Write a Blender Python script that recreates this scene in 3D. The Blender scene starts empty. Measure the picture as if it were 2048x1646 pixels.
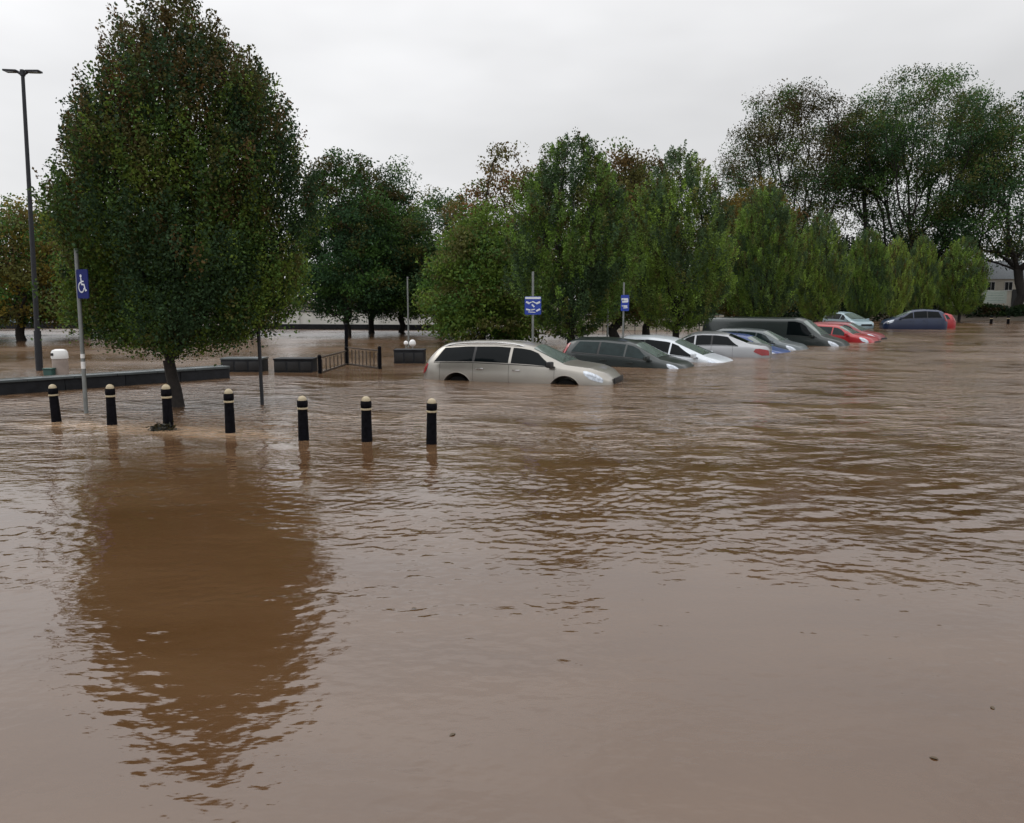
import bpy, bmesh, math, random
import numpy as np
from mathutils import Vector, Matrix, Euler

# ------------------------------------------------------------------ camera, sky, sun, exposure
S = bpy.context.scene
COL = S.collection
R = math.radians
CAM_H, PITCH, FPX = 1.88, math.atan(218 / 1600), 1600.0     # metres above the water, downward pitch, focal length for a 2048 wide frame

cam_data = bpy.data.cameras.new('camera')
cam_data.sensor_fit = 'HORIZONTAL'
cam_data.angle = 2 * math.atan(1024 / FPX)
cam_data.clip_start, cam_data.clip_end = 0.1, 3000
cam = bpy.data.objects.new('camera', cam_data)
COL.objects.link(cam)
cam.location = (0, 0, CAM_H)
cam.rotation_euler = (math.pi / 2 - PITCH, 0, 0)
S.camera = cam

SUN_EL, SUN_AZ = R(48), R(-60)
world = bpy.data.worlds.new('World')
S.world = world
world.use_nodes = True
nt = world.node_tree
nt.nodes.clear()
def wn(t, **k):
    n = nt.nodes.new(t)
    for a, b in k.items(): setattr(n, a, b)
    return n
w_out = wn('ShaderNodeOutputWorld'); w_bg = wn('ShaderNodeBackground')
w_sky = wn('ShaderNodeTexSky', sky_type='NISHITA', sun_disc=False, sun_elevation=SUN_EL, sun_rotation=SUN_AZ)
w_tc = wn('ShaderNodeTexCoord'); w_sep = wn('ShaderNodeSeparateXYZ')
w_zr = wn('ShaderNodeMapRange'); w_zr.inputs['From Min'].default_value = 0.2; w_zr.inputs['From Max'].default_value = 0.85
w_zr.inputs['To Min'].default_value = 7.45; w_zr.inputs['To Max'].default_value = 16.5
w_map = wn('ShaderNodeMapping'); w_map.inputs['Scale'].default_value = (1.1, 1.1, 3.4)
w_noise = wn('ShaderNodeTexNoise'); w_noise.inputs['Scale'].default_value = 1.7; w_noise.inputs['Detail'].default_value = 4; w_noise.inputs['Roughness'].default_value = .5
w_nr = wn('ShaderNodeMapRange'); w_nr.inputs['From Min'].default_value = .3; w_nr.inputs['From Max'].default_value = .7
w_nr.inputs['To Min'].default_value = .85; w_nr.inputs['To Max'].default_value = 1.13
w_xr = wn('ShaderNodeMapRange'); w_xr.inputs['From Min'].default_value = -.6; w_xr.inputs['From Max'].default_value = .6
w_xr.inputs['To Min'].default_value = 1.16; w_xr.inputs['To Max'].default_value = .90     # the cloud is thinner towards the left
w_m1 = wn('ShaderNodeMath', operation='MULTIPLY'); w_m2 = wn('ShaderNodeMath', operation='MULTIPLY')
w_tint = wn('ShaderNodeVectorMath', operation='SCALE'); w_tint.inputs[0].default_value = (.998, .998, 1.008)
w_mix = wn('ShaderNodeMix', data_type='RGBA'); w_mix.inputs['Factor'].default_value = .96
L = nt.links.new
L(w_tc.outputs['Generated'], w_sep.inputs[0]); L(w_sep.outputs['Z'], w_zr.inputs['Value']); L(w_sep.outputs['X'], w_xr.inputs['Value'])
L(w_tc.outputs['Generated'], w_map.inputs[0]); L(w_map.outputs[0], w_noise.inputs['Vector']); L(w_noise.outputs['Fac'], w_nr.inputs['Value'])
L(w_zr.outputs[0], w_m1.inputs[0]); L(w_nr.outputs[0], w_m1.inputs[1])
L(w_m1.outputs[0], w_m2.inputs[0]); L(w_xr.outputs[0], w_m2.inputs[1])
L(w_m2.outputs[0], w_tint.inputs['Scale'])
L(w_sky.outputs[0], w_mix.inputs['A']); L(w_tint.outputs[0], w_mix.inputs['B'])
L(w_mix.outputs['Result'], w_bg.inputs['Color']); L(w_bg.outputs[0], w_out.inputs['Surface'])
w_bg.inputs['Strength'].default_value = 0.1

sun_d = bpy.data.lights.new('sun', 'SUN')
sun_d.energy, sun_d.angle, sun_d.color = 0.5, R(25), (1, .96, .9)
sun = bpy.data.objects.new('sun', sun_d)
COL.objects.link(sun)
sun.rotation_euler = Vector((-math.sin(SUN_AZ) * math.cos(SUN_EL), -math.cos(SUN_AZ) * math.cos(SUN_EL), -math.sin(SUN_EL))).to_track_quat('-Z', 'Y').to_euler()

S.view_settings.view_transform = 'Standard'
S.view_settings.look = 'None'
S.view_settings.exposure = 0
S.view_settings.gamma = 1

# ------------------------------------------------------------------ helpers
_F = Vector((0, math.cos(PITCH), -math.sin(PITCH))); _U = Vector((0, math.sin(PITCH), math.cos(PITCH)))
def ray(px, py): return _F + Vector(((px - 1024) / FPX, 0, 0)) - _U * ((py - 823) / FPX)
def on_water(px, py):
    d = ray(px, py); t = -CAM_H / d.z
    return Vector((d.x * t, d.y * t, 0))
def at_depth(px, py, Y):
    d = ray(px, py); t = Y / d.y
    return Vector((d.x * t, Y, CAM_H + d.z * t))

def tag(o, label=None, cat=None, group=None, kind=None):
    if label: o['label'] = label
    if cat: o['category'] = cat
    if group: o['group'] = group
    if kind: o['kind'] = kind
    return o
def empty(name, loc=(0, 0, 0), rz=0, label=None, cat=None, group=None):
    o = bpy.data.objects.new(name, None)
    o.empty_display_size = .2
    COL.objects.link(o)
    o.location = loc; o.rotation_euler = (0, 0, rz)
    return tag(o, label, cat, group)
def copy_tree(o, parent=None):
    c = o.copy(); COL.objects.link(c); c.parent = parent
    for ch in list(o.children): copy_tree(ch, c)
    return c

def mesh_np(name, V, faces, smooth=False):
    """faces: int array (n,3) or (n,4)"""
    me = bpy.data.meshes.new(name)
    V = np.asarray(V, np.float32); F = np.asarray(faces, np.int32)
    n, k = F.shape
    me.vertices.add(len(V)); me.vertices.foreach_set('co', V.ravel())
    me.loops.add(n * k); me.loops.foreach_set('vertex_index', F.ravel())
    me.polygons.add(n)
    me.polygons.foreach_set('loop_start', np.arange(n, dtype=np.int32) * k)
    me.polygons.foreach_set('loop_total', np.full(n, k, np.int32))
    if smooth: me.polygons.foreach_set('use_smooth', np.ones(n, bool))
    me.update(calc_edges=True)
    return me
def link(name, me, m, parent=None, loc=None):
    o = bpy.data.objects.new(name, me)
    me.name = name
    if m is not None and not me.materials: me.materials.append(m)
    COL.objects.link(o)
    if parent: o.parent = parent
    if loc is not None: o.location = loc
    return o

class MB:
    """collects shapes and links them as one mesh object"""
    def __init__(s): s.bm = bmesh.new()
    def box(s, c, size, rot=None, bevel=0):
        b = bmesh.new()
        bmesh.ops.create_cube(b, size=1)
        bmesh.ops.scale(b, vec=size, verts=b.verts)
        if bevel: bmesh.ops.bevel(b, geom=b.edges[:], offset=bevel, segments=2, affect='EDGES', profile=.6)
        M = Matrix.Translation(c)
        if rot is not None: M = M @ Euler(rot).to_matrix().to_4x4()
        bmesh.ops.transform(b, matrix=M, verts=b.verts)
        s._join(b); return s
    def tube(s, p0, p1, r0, r1=None, n=12, caps=True):
        r1 = r0 if r1 is None else r1
        p0, p1 = Vector(p0), Vector(p1)
        d = p1 - p0
        b = bmesh.new()
        bmesh.ops.create_cone(b, cap_ends=caps, segments=n, radius1=r0, radius2=r1, depth=d.length)
        M = Matrix.Translation((p0 + p1) / 2) @ d.to_track_quat('Z', 'Y').to_matrix().to_4x4()
        bmesh.ops.transform(b, matrix=M, verts=b.verts)
        s._join(b); return s
    def lathe(s, prof, n=24, c=(0, 0, 0)):
        c = Vector(c); rings = []
        for r, z in prof:
            if r < 1e-5: rings.append([s.bm.verts.new(c + Vector((0, 0, z)))])
            else: rings.append([s.bm.verts.new(c + Vector((r * math.cos(2 * math.pi * k / n), r * math.sin(2 * math.pi * k / n), z))) for k in range(n)])
        for a, b in zip(rings, rings[1:]):
            for k in range(n):
                q = [a[k % len(a)], a[(k + 1) % len(a)], b[(k + 1) % len(b)], b[k % len(b)]]
                q = list(dict.fromkeys(q))
                if len(q) > 2: s.bm.faces.new(q)
        return s
    def prism(s, pts, y0, y1, M=None):
        """2-D outline in the x-z plane pulled from y0 to y1"""
        a = [s.bm.verts.new((x, y0, z)) for x, z in pts]; b = [s.bm.verts.new((x, y1, z)) for x, z in pts]
        n = len(pts)
        s.bm.faces.new(a); s.bm.faces.new(b[::-1])
        for k in range(n): s.bm.faces.new((a[k], b[k], b[(k + 1) % n], a[(k + 1) % n]))
        if M is not None: bmesh.ops.transform(s.bm, matrix=M, verts=a + b)
        return s
    def sphere(s, c, r, sc=(1, 1, 1), n=12):
        b = bmesh.new()
        bmesh.ops.create_uvsphere(b, u_segments=n, v_segments=max(6, n // 2), radius=r)
        bmesh.ops.scale(b, vec=sc, verts=b.verts)
        bmesh.ops.translate(b, vec=c, verts=b.verts)
        s._join(b); return s
    def _join(s, b):
        me = bpy.data.meshes.new('tmp'); b.to_mesh(me); b.free(); s.bm.from_mesh(me); bpy.data.meshes.remove(me)
    def build(s, name, m, parent=None, loc=None, smooth=True, ang=35):
        bmesh.ops.recalc_face_normals(s.bm, faces=s.bm.faces[:])
        me = bpy.data.meshes.new(name); s.bm.to_mesh(me); s.bm.free()
        if smooth:
            me.polygons.foreach_set('use_smooth', np.ones(len(me.polygons), bool))
            me.set_sharp_from_angle(angle=R(ang))
        return link(name, me, m, parent, loc)

# ------------------------------------------------------------------ materials
def mat(name, col, rough=.6, metal=0, coat=0, var=.15, vscale=6, bump=0, bscale=30, spec=.5, dirt=None, dirt_h=0):
    m = bpy.data.materials.new(name); m.use_nodes = True
    t = m.node_tree; b = t.nodes['Principled BSDF']
    b.inputs['Roughness'].default_value = rough; b.inputs['Metallic'].default_value = metal
    b.inputs['Coat Weight'].default_value = coat; b.inputs['Coat Roughness'].default_value = .06
    b.inputs['Specular IOR Level'].default_value = spec
    tc = t.nodes.new('ShaderNodeTexCoord')
    nz = t.nodes.new('ShaderNodeTexNoise'); nz.inputs['Scale'].default_value = vscale; nz.inputs['Detail'].default_value = 6
    t.links.new(tc.outputs['Object'], nz.inputs['Vector'])
    cr = t.nodes.new('ShaderNodeValToRGB')
    cr.color_ramp.elements[0].position, cr.color_ramp.elements[1].position = .3, .7
    cr.color_ramp.elements[0].color = tuple(c * (1 - var) for c in col) + (1,)
    cr.color_ramp.elements[1].color = tuple(min(1, c * (1 + var)) for c in col) + (1,)
    t.links.new(nz.outputs['Fac'], cr.inputs[0])
    t.links.new(cr.outputs[0], b.inputs['Base Color'])
    if bump:
        n2 = t.nodes.new('ShaderNodeTexNoise'); n2.inputs['Scale'].default_value = bscale; n2.inputs['Detail'].default_value = 5
        t.links.new(tc.outputs['Object'], n2.inputs['Vector'])
        bp = t.nodes.new('ShaderNodeBump'); bp.inputs['Strength'].default_value = bump; bp.inputs['Distance'].default_value = .02
        t.links.new(n2.outputs['Fac'], bp.inputs['Height']); t.links.new(bp.outputs[0], b.inputs['Normal'])
    return m

def leaf_mat(name):
    m = bpy.data.materials.new(name); m.use_nodes = True
    t = m.node_tree; b = t.nodes['Principled BSDF']; out = t.nodes['Material Output']
    at = t.nodes.new('ShaderNodeAttribute'); at.attribute_name = 'tint'
    b.inputs['Roughness'].default_value = .6; b.inputs['Specular IOR Level'].default_value = .16
    tr = t.nodes.new('ShaderNodeBsdfTranslucent')
    mx = t.nodes.new('ShaderNodeMixShader'); mx.inputs[0].default_value = .36
    oi = t.nodes.new('ShaderNodeObjectInfo'); mr = t.nodes.new('ShaderNodeMapRange'); mr.inputs['To Min'].default_value = .78; mr.inputs['To Max'].default_value = 1.25
    hs = t.nodes.new('ShaderNodeHueSaturation'); mh = t.nodes.new('ShaderNodeMapRange'); mh.inputs['To Min'].default_value = .515; mh.inputs['To Max'].default_value = .485
    t.links.new(oi.outputs['Random'], mr.inputs['Value']); t.links.new(oi.outputs['Random'], mh.inputs['Value'])
    t.links.new(mr.outputs[0], hs.inputs['Value']); t.links.new(mh.outputs[0], hs.inputs['Hue']); t.links.new(at.outputs['Color'], hs.inputs['Color'])
    t.links.new(hs.outputs[0], b.inputs['Base Color']); t.links.new(hs.outputs[0], tr.inputs['Color'])
    t.links.new(b.outputs[0], mx.inputs[1]); t.links.new(tr.outputs[0], mx.inputs[2]); t.links.new(mx.outputs[0], out.inputs['Surface'])
    return m

M = {}
M['leaf'] = leaf_mat('leaf')
M['bark'] = mat('bark', (.022, .018, .016), .9, var=.4, vscale=14, bump=.5, bscale=40)
M['black_iron'] = mat('black painted iron', (.005, .005, .007), .65, var=.5, vscale=25, spec=.06)
M['cream_paint'] = mat('cream paint', (.42, .35, .23), .5, var=.12, vscale=20)
M['galv'] = mat('galvanised steel', (.22, .235, .23), .5, metal=.5, var=.2)
M['dark_steel'] = mat('dark steel', (.02, .022, .027), .5, metal=.3)
M['sign_blue'] = mat('sign blue', (.015, .05, .36), .35, var=.08)
M['sign_dark_blue'] = mat('sign dark blue', (.008, .016, .13), .6, var=.08, spec=.15)
M['sign_white'] = mat('sign white', (.7, .74, .8), .4, var=.05)
M['wet_stone'] = mat('wet dark stone', (.012, .013, .016), .55, var=.4, spec=.25, vscale=5, bump=.4, bscale=18)
M['wet_coping'] = mat('wet coping stone', (.07, .085, .09), .25, var=.25, vscale=4, bump=.2, bscale=12)
M['white_plastic'] = mat('white plastic', (.75, .75, .74), .4, var=.05)
M['grey_plastic'] = mat('grey plastic', (.30, .25, .22), .6, var=.15)
M['cream_wall'] = mat('cream render', (.56, .52, .44), .85, var=.12, vscale=1.2, bump=.1)
M['pale_wall'] = mat('pale render', (.60, .60, .56), .85, var=.12, vscale=1.2, bump=.1)
M['brown_rail'] = mat('brown wooden rail', (.04, .027, .017), .6, var=.3, vscale=10)
M['slate'] = mat('slate', (.17, .19, .21), .6, var=.2, vscale=8, bump=.3, bscale=6)
M['glass'] = mat('dark window glass', (.004, .006, .007), .04, var=.1, spec=.10)
M['screen'] = mat('pale windscreen glass', (.13, .165, .15), .05, var=.25, vscale=2, spec=.8)  # pale base stands in for reflected sky over misted glass
M['tyre'] = mat('tyre rubber', (.008, .008, .008), .9, spec=.1)
M['rim'] = mat('alloy rim', (.35, .35, .35), .35, metal=.8)
M['trim'] = mat('black trim', (.012, .012, .013), .5)
M['red_lamp'] = mat('red lamp lens', (.28, .012, .016), .15, coat=.6, var=.2)
M['clear_lamp'] = mat('clear lamp lens', (.50, .54, .60), .08, metal=.55, coat=.8, var=.35, vscale=18)
M['chrome'] = mat('chrome', (.6, .6, .6), .15, metal=1)
M['board'] = mat('pale notice board', (.42, .47, .42), .6, var=.1)
M['ground'] = mat('flooded ground', (.07, .055, .04), .95, var=.3, vscale=.5)
M['debris'] = mat('wet leaf litter', (.06, .055, .045), .6, var=.6, vscale=25, bump=.6)
M['foam'] = mat('foam', (.55, .5, .45), .7, var=.15, vscale=40, bump=.6, bscale=80)
M['fallen_leaf'] = mat('fallen leaf', (.07, .045, .02), .5, var=.3)
M['hedge_base'] = mat('hedge stems', (.02, .02, .014), .9)
def paint(name, col, metal=.0, rough=.3): return mat(name, col, rough, metal=metal, coat=.35, var=.05, vscale=2)
M['p_beige'] = paint('champagne beige paint', (.36, .34, .305), .65, .28)
M['glass_teal'] = mat('greenish window glass', (.016, .027, .028), .04, var=.2, spec=.15)
M['p_dark'] = paint('dark green grey paint', (.02, .027, .027), .2)
M['p_white'] = paint('white silver paint', (.62, .66, .70), .25)
M['p_silver'] = paint('silver paint', (.36, .37, .385), .6)
M['p_blue'] = paint('mid blue paint', (.01, .05, .22), .0)
M['p_grey'] = paint('grey paint', (.10, .12, .13), .3)
M['p_van'] = paint('dark grey van paint', (.022, .03, .03), .2)
M['p_red'] = paint('red paint', (.36, .018, .024), .1)
M['p_darkred'] = paint('dark red paint', (.22, .02, .03), .1)
M['p_navy'] = paint('navy paint', (.008, .02, .06), .0)
M['p_pale'] = paint('pale blue paint', (.30, .40, .44), .2)

# ------------------------------------------------------------------ setting: ground and flood water
def make_ground():
    xs = np.linspace(-420, 420, 120); ys = np.concatenate([np.linspace(-60, 120, 90), np.linspace(130, 900, 30)])
    X, Y = np.meshgrid(xs, ys)
    d = Y + .12 * np.abs(X)
    Z = -.95 + 2.4 * np.clip((d - 84) / 14, 0, 1) + 2.5 * np.clip((d - 120) / 500, 0, 1)
    left = np.clip((-X - 36) / 8, 0, 1) * 2.0
    Z = np.maximum(Z, -.95 + left)
    V = np.stack([X, Y, Z], -1).reshape(-1, 3)
    ny, nx = X.shape
    i = (np.arange(ny - 1)[:, None] * nx + np.arange(nx - 1)[None]).ravel()
    F = np.stack([i, i + 1, i + nx + 1, i + nx], -1)
    return tag(link('ground', mesh_np('ground', V, F, True), M['ground']), kind='structure')
make_ground()

def water_material():
    m = bpy.data.materials.new('muddy flood water'); m.use_nodes = True
    t = m.node_tree; b = t.nodes['Principled BSDF']
    tc = t.nodes.new('ShaderNodeTexCoord')
    def noise(scale, vec, det=4, ro=.55):
        n = t.nodes.new('ShaderNodeTexNoise'); n.inputs['Scale'].default_value = scale; n.inputs['Detail'].default_value = det; n.inputs['Roughness'].default_value = ro
        t.links.new(vec, n.inputs['Vector']); return n.outputs['Fac']
    mp = t.nodes.new('ShaderNodeMapping'); mp.inputs['Scale'].default_value = (.5, 1.3, 1)
    t.links.new(tc.outputs['Object'], mp.inputs[0])
    cr = t.nodes.new('ShaderNodeValToRGB')                    # silt: browner and paler swirls
    cr.color_ramp.elements[0].position, cr.color_ramp.elements[1].position = .3, .72
    cr.color_ramp.elements[0].color = (.074, .036, .0150, 1); cr.color_ramp.elements[1].color = (.104, .056, .027, 1)
    t.links.new(noise(.8, mp.outputs[0], 5), cr.inputs[0])
    at = t.nodes.new('ShaderNodeAttribute'); at.attribute_name = 'churn_sky_sheen'
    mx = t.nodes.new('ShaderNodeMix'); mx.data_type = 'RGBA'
    mx.inputs['B'].default_value = (.34, .225, .14, 1)       # churned silt at the kerb; beyond it also stands in for reflected sky
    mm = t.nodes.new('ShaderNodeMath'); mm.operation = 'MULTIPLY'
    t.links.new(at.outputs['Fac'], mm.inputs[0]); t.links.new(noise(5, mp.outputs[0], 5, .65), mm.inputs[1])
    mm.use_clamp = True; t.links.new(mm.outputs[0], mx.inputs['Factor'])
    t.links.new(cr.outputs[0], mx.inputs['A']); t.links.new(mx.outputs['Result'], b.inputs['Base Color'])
    ar = t.nodes.new('ShaderNodeAttribute'); ar.attribute_name = 'ruffle'; t.links.new(ar.outputs['Fac'], b.inputs['Roughness'])
    b.inputs['Roughness'].default_value = .05; b.inputs['IOR'].default_value = 1.75
    mp2 = t.nodes.new('ShaderNodeMapping'); mp2.inputs['Scale'].default_value = (.6, 1.0, 1); mp2.inputs['Rotation'].default_value = (0, 0, R(8))
    t.links.new(tc.outputs['Object'], mp2.inputs[0])
    bp = t.nodes.new('ShaderNodeBump'); bp.inputs['Strength'].default_value = 1; bp.inputs['Distance'].default_value = .06
    a2 = t.nodes.new('ShaderNodeAttribute'); a2.attribute_name = 'chop'
    m2 = t.nodes.new('ShaderNodeMath'); m2.operation = 'MULTIPLY'
    t.links.new(a2.outputs['Fac'], m2.inputs[0]); t.links.new(noise(8, mp2.outputs[0], 3, .5), m2.inputs[1])
    t.links.new(m2.outputs[0], bp.inputs['Height']); t.links.new(bp.outputs[0], b.inputs['Normal'])
    return m

BOLL = [((105, 768), (113.5, 846), 0), ((220, 768), (224.5, 853), 1), ((332, 768), (337.5, 861), 2), ((457, 777), (461, 869), 3),
        ((604, 791), (607.5, 881), 4), ((732, 792), (734, 884), 5), ((859, 796), (863, 889), 6)]
BPOS = [on_water(*b[1]) for b in BOLL]

def make_water():
    rng = np.random.default_rng(5)
    inv = np.linspace(1 / 2.1, 1 / 95., 760)
    rr = np.concatenate([[.05, .8, 1.4, 1.8], 1 / inv, [110, 130, 160, 220, 320, 500, 900]])
    aa = np.concatenate([np.linspace(-180, -52, 50)[:-1], np.linspace(-52, 52, 1000), np.linspace(52, 180, 50)[1:-1]])
    aa = np.radians(aa)
    Rr, A = np.meshgrid(rr, aa, indexing='ij')
    X = Rr * np.sin(A); Y = Rr * np.cos(A)
    dr = np.maximum(np.gradient(rr), 1e-3)[:, None]
    def field(n, l0, l1, mean_dir, spread, slope, seed, warp=0.):
        g = np.random.default_rng(seed); Z = np.zeros_like(X)
        wx = warp * np.sin(.9 * X + .5 * Y + 1) + warp * np.sin(.37 * X - .8 * Y)
        wy = warp * np.sin(-.6 * X + .7 * Y + 2) + warp * np.sin(.5 * X + .31 * Y)
        for k in range(n):
            lam = l0 * (l1 / l0) ** g.random()
            th = mean_dir + g.normal(0, spread)
            kx, ky = 2 * np.pi / lam * np.sin(th), 2 * np.pi / lam * np.cos(th)
            amp = slope * lam / (2 * np.pi) * math.sqrt(2 / n)
            fade = np.clip((lam / dr - 1.6) / 2, 0, 1)
            Z += amp * fade * np.sin(kx * (X + wx) + ky * (Y + wy) + g.random() * 6.283)
        return Z
    def low(seed, l0, l1, n=10):
        g = np.random.default_rng(seed); Z = np.zeros_like(X)
        for k in range(n):
            lam = l0 * (l1 / l0) ** g.random(); th = g.random() * 6.283
            Z += np.sin(2 * np.pi / lam * (np.sin(th) * X + 1.8 * np.cos(th) * Y) + g.random() * 6.283)
        return Z / math.sqrt(n / 2)
    sm = lambda v, a, b: (lambda q: q * q * (3 - 2 * q))(np.clip((v - a) / (b - a), 0, 1))
    patch = np.clip(.75 + .38 * low(3, 1.6, 6) + .32 * low(23, .7, 2.2), .08, 1.8)
    calm_near = .18 + .82 * sm(Y - .25 * X, 3.6, 7.6)
    left_pool = 1 - .30 * sm(-X, .2, 2.2) * (1 - sm(Y, 9.5, 12.0))
    far = 1 - .45 * sm(Y, 26, 45)
    back_left = 1 - .72 * sm(Y + .33 * X, 17.3, 19.0) * sm(-X, 1.0, 3.0)
    amp = patch * calm_near * left_pool * far * back_left
    Z = amp * (field(26, .5, 1.2, R(14), .42, .018, 11, .12) + field(50, .20, .48, R(8), .62, .024, 12, .2) + (1 + .7 * sm(Y, 8, 13)) * field(60, .08, .20, R(0), .8, .092, 13, .12))
    # long crests running away to the right
    crest = sm(X + .6 * Y, 3.5, 7) * (1 - sm(Y, 13, 18)) * sm(Y, 3.8, 5.5)
    Z += crest * np.clip(.5 + .7 * low(8, 1.5, 4), 0, 1.5) * field(14, .18, .42, R(-24), .18, .036, 14, .10)
    # gentle broad swell and a fine shiver everywhere, so that the near water is not a mirror
    Z += .55 * field(20, .5, 1.5, R(0), 1.0, .010, 15) + field(30, .05, .16, 0, 1.5, .012, 16)
    # rough water where it pours over the submerged kerb by the bollards
    yl = 11.4 + (X - BPOS[2].x) * (BPOS[6].y - BPOS[0].y) / (BPOS[6].x - BPOS[0].x)
    k1 = np.exp(-((Y - yl - .30) / .42) ** 2) * sm(-X, 2.6, 4.2) * (1 - sm(-X, 7.0, 8.2))
    k2 = np.exp(-((Y - yl - 2.6) / 1.7) ** 2) * sm(-X, -.5, 2.0) * (1 - sm(-X, 9.5, 12))
    Z += (k1 * .9 + .55 * k2) * (field(30, .18, .5, R(-5), .8, .085, 17, .06))
    Z += .020 * k1 - .004 * k2
    for i, p in enumerate(BPOS):
        d2 = (X - p.x) ** 2 + (Y - p.y) ** 2
        d = np.sqrt(d2) + 1e-6
        Z += .016 * np.exp(-d2 / .025) + .006 * np.exp(-d / .35) * np.cos(d * 2 * np.pi / .17)
    g = np.random.default_rng(77)                            # faint dimples of drizzle
    for k in range(520):
        a0, r0 = R(g.uniform(-36, 34)), 4.6 * (12 / 4.6) ** g.random()
        i0, i1 = np.searchsorted(rr, [r0 - .16, r0 + .16]); j0, j1 = np.searchsorted(aa, [a0 - .17 / r0, a0 + .17 / r0])
        d = np.hypot(X[i0:i1, j0:j1] - r0 * math.sin(a0), Y[i0:i1, j0:j1] - r0 * math.cos(a0))
        Z[i0:i1, j0:j1] += g.uniform(.0006, .0022) * np.exp(-(d / g.uniform(.014, .026)) ** 2)
    Z *= np.clip((Rr - .5) / 1.0, 0, 1)
    V = np.stack([X, Y, Z], -1).reshape(-1, 3)
    nr, na = X.shape
    i = np.arange(nr - 1)[:, None] * na; j = np.arange(na)[None]; j2 = (j + 1) % na
    F = np.stack([i + j, i + na + j, i + na + j2, i + j2], -1).reshape(-1, 4)
    me = mesh_np('flood_water', V, F, True)
    at = me.attributes.new('churn_sky_sheen', 'FLOAT', 'POINT')
    at.data.foreach_set('value', np.clip(k1 * 2.2 + .30 * k2 + .46 * sm(Y - .1 * X, 6.5, 13) * (1 - .6 * sm(Y, 28, 50)) * np.clip(.75 + .3 * low(29, 2, 7), .2, 1.3), 0, 2.2).astype(np.float32).ravel())  # kerb silt first; the broader terms paint in pale sky reflection
    ru = me.attributes.new('ruffle', 'FLOAT', 'POINT')      # wind ruffles too fine to model widen the reflection
    ru.data.foreach_set('value', (.05 + .20 * sm(Y, 5, 32) * np.clip(.8 + .3 * low(19, 6, 16), .3, 1.2)).astype(np.float32).ravel())
    ch = me.attributes.new('chop', 'FLOAT', 'POINT')
    chop = .06 + amp * (.12 + 1.1 * sm(Y, 8, 15)) + .3 * k1 + .2 * k2
    ch.data.foreach_set('value', np.clip(chop, 0, 1).astype(np.float32).ravel())
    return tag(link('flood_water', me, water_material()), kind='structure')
make_water()

# ------------------------------------------------------------------ trees
def tubes_mesh(segs, n=7):
    """segs: list of (p0,p1,r0,r1) -> one mesh of tapered limbs"""
    P0 = np.array([s[0] for s in segs]); P1 = np.array([s[1] for s in segs]); r0 = np.array([s[2] for s in segs]); r1 = np.array([s[3] for s in segs])
    D = P1 - P0; D /= np.linalg.norm(D, axis=1, keepdims=True) + 1e-9
    ref = np.where(np.abs(D[:, 2:3]) > .9, np.array([[1., 0, 0]]), np.array([[0, 0, 1.]]))
    U = np.cross(D, ref); U /= np.linalg.norm(U, axis=1, keepdims=True); W = np.cross(D, U)
    th = np.arange(n) * 2 * np.pi / n
    c = np.cos(th)[None, :, None] * U[:, None] + np.sin(th)[None, :, None] * W[:, None]
    A = P0[:, None] - D[:, None] * (r0 * .3)[:, None, None] + c * r0[:, None, None]
    B = P1[:, None] + D[:, None] * (r1 * .3)[:, None, None] + c * r1[:, None, None]
    V = np.concatenate([A, B], 1).reshape(-1, 3)
    base = (np.arange(len(segs)) * 2 * n)[:, None]; j = np.arange(n)[None]; j2 = (j + 1) % n
    F = np.stack([base + j, base + j2, base + n + j2, base + n + j], -1).reshape(-1, 4)
    return V, F

def leaf_cloud(P, size, tint, rng, ax=None):
    """one folded diamond per leaf"""
    N = len(P)
    a = rng.normal(size=(N, 3))
    if ax is not None: a = a * .75 + ax
    a /= np.linalg.norm(a, axis=1, keepdims=True)
    b = np.cross(a, rng.normal(size=(N, 3))); b /= np.linalg.norm(b, axis=1, keepdims=True)
    s = (size * rng.uniform(.6, 1.35, N))[:, None]
    V = np.stack([P - a * s * .5, P + b * s * .33 + a * s * .05, P + a * s * .55, P - b * s * .33 + a * s * .05], 1).reshape(-1, 3)
    F = np.arange(N * 4).reshape(-1, 4)
    me = mesh_np('crown', V, F)
    at = me.color_attributes.new('tint', 'FLOAT_COLOR', 'POINT')
    T = np.concatenate([np.repeat(tint, 4, 0), np.ones((N * 4, 1))], 1).astype(np.float32)
    at.data.foreach_set('color', T.ravel())
    return me

GREEN = np.array([.038, .072, .016]); DEEP = np.array([.021, .043, .018]); LIME = np.array([.080, .122, .020])
OLIVE = np.array([.060, .062, .018]); BROWN = np.array([.080, .058, .020]); RUST = np.array([.100, .058, .017]); GOLD = np.array([.13, .095, .018])
def pick(rng, n, cols, w):
    w = np.array(w, float); w /= w.sum()
    return np.array(cols)[rng.choice(len(cols), n, p=w)] * rng.uniform(.75, 1.3, (n, 1))

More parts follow.
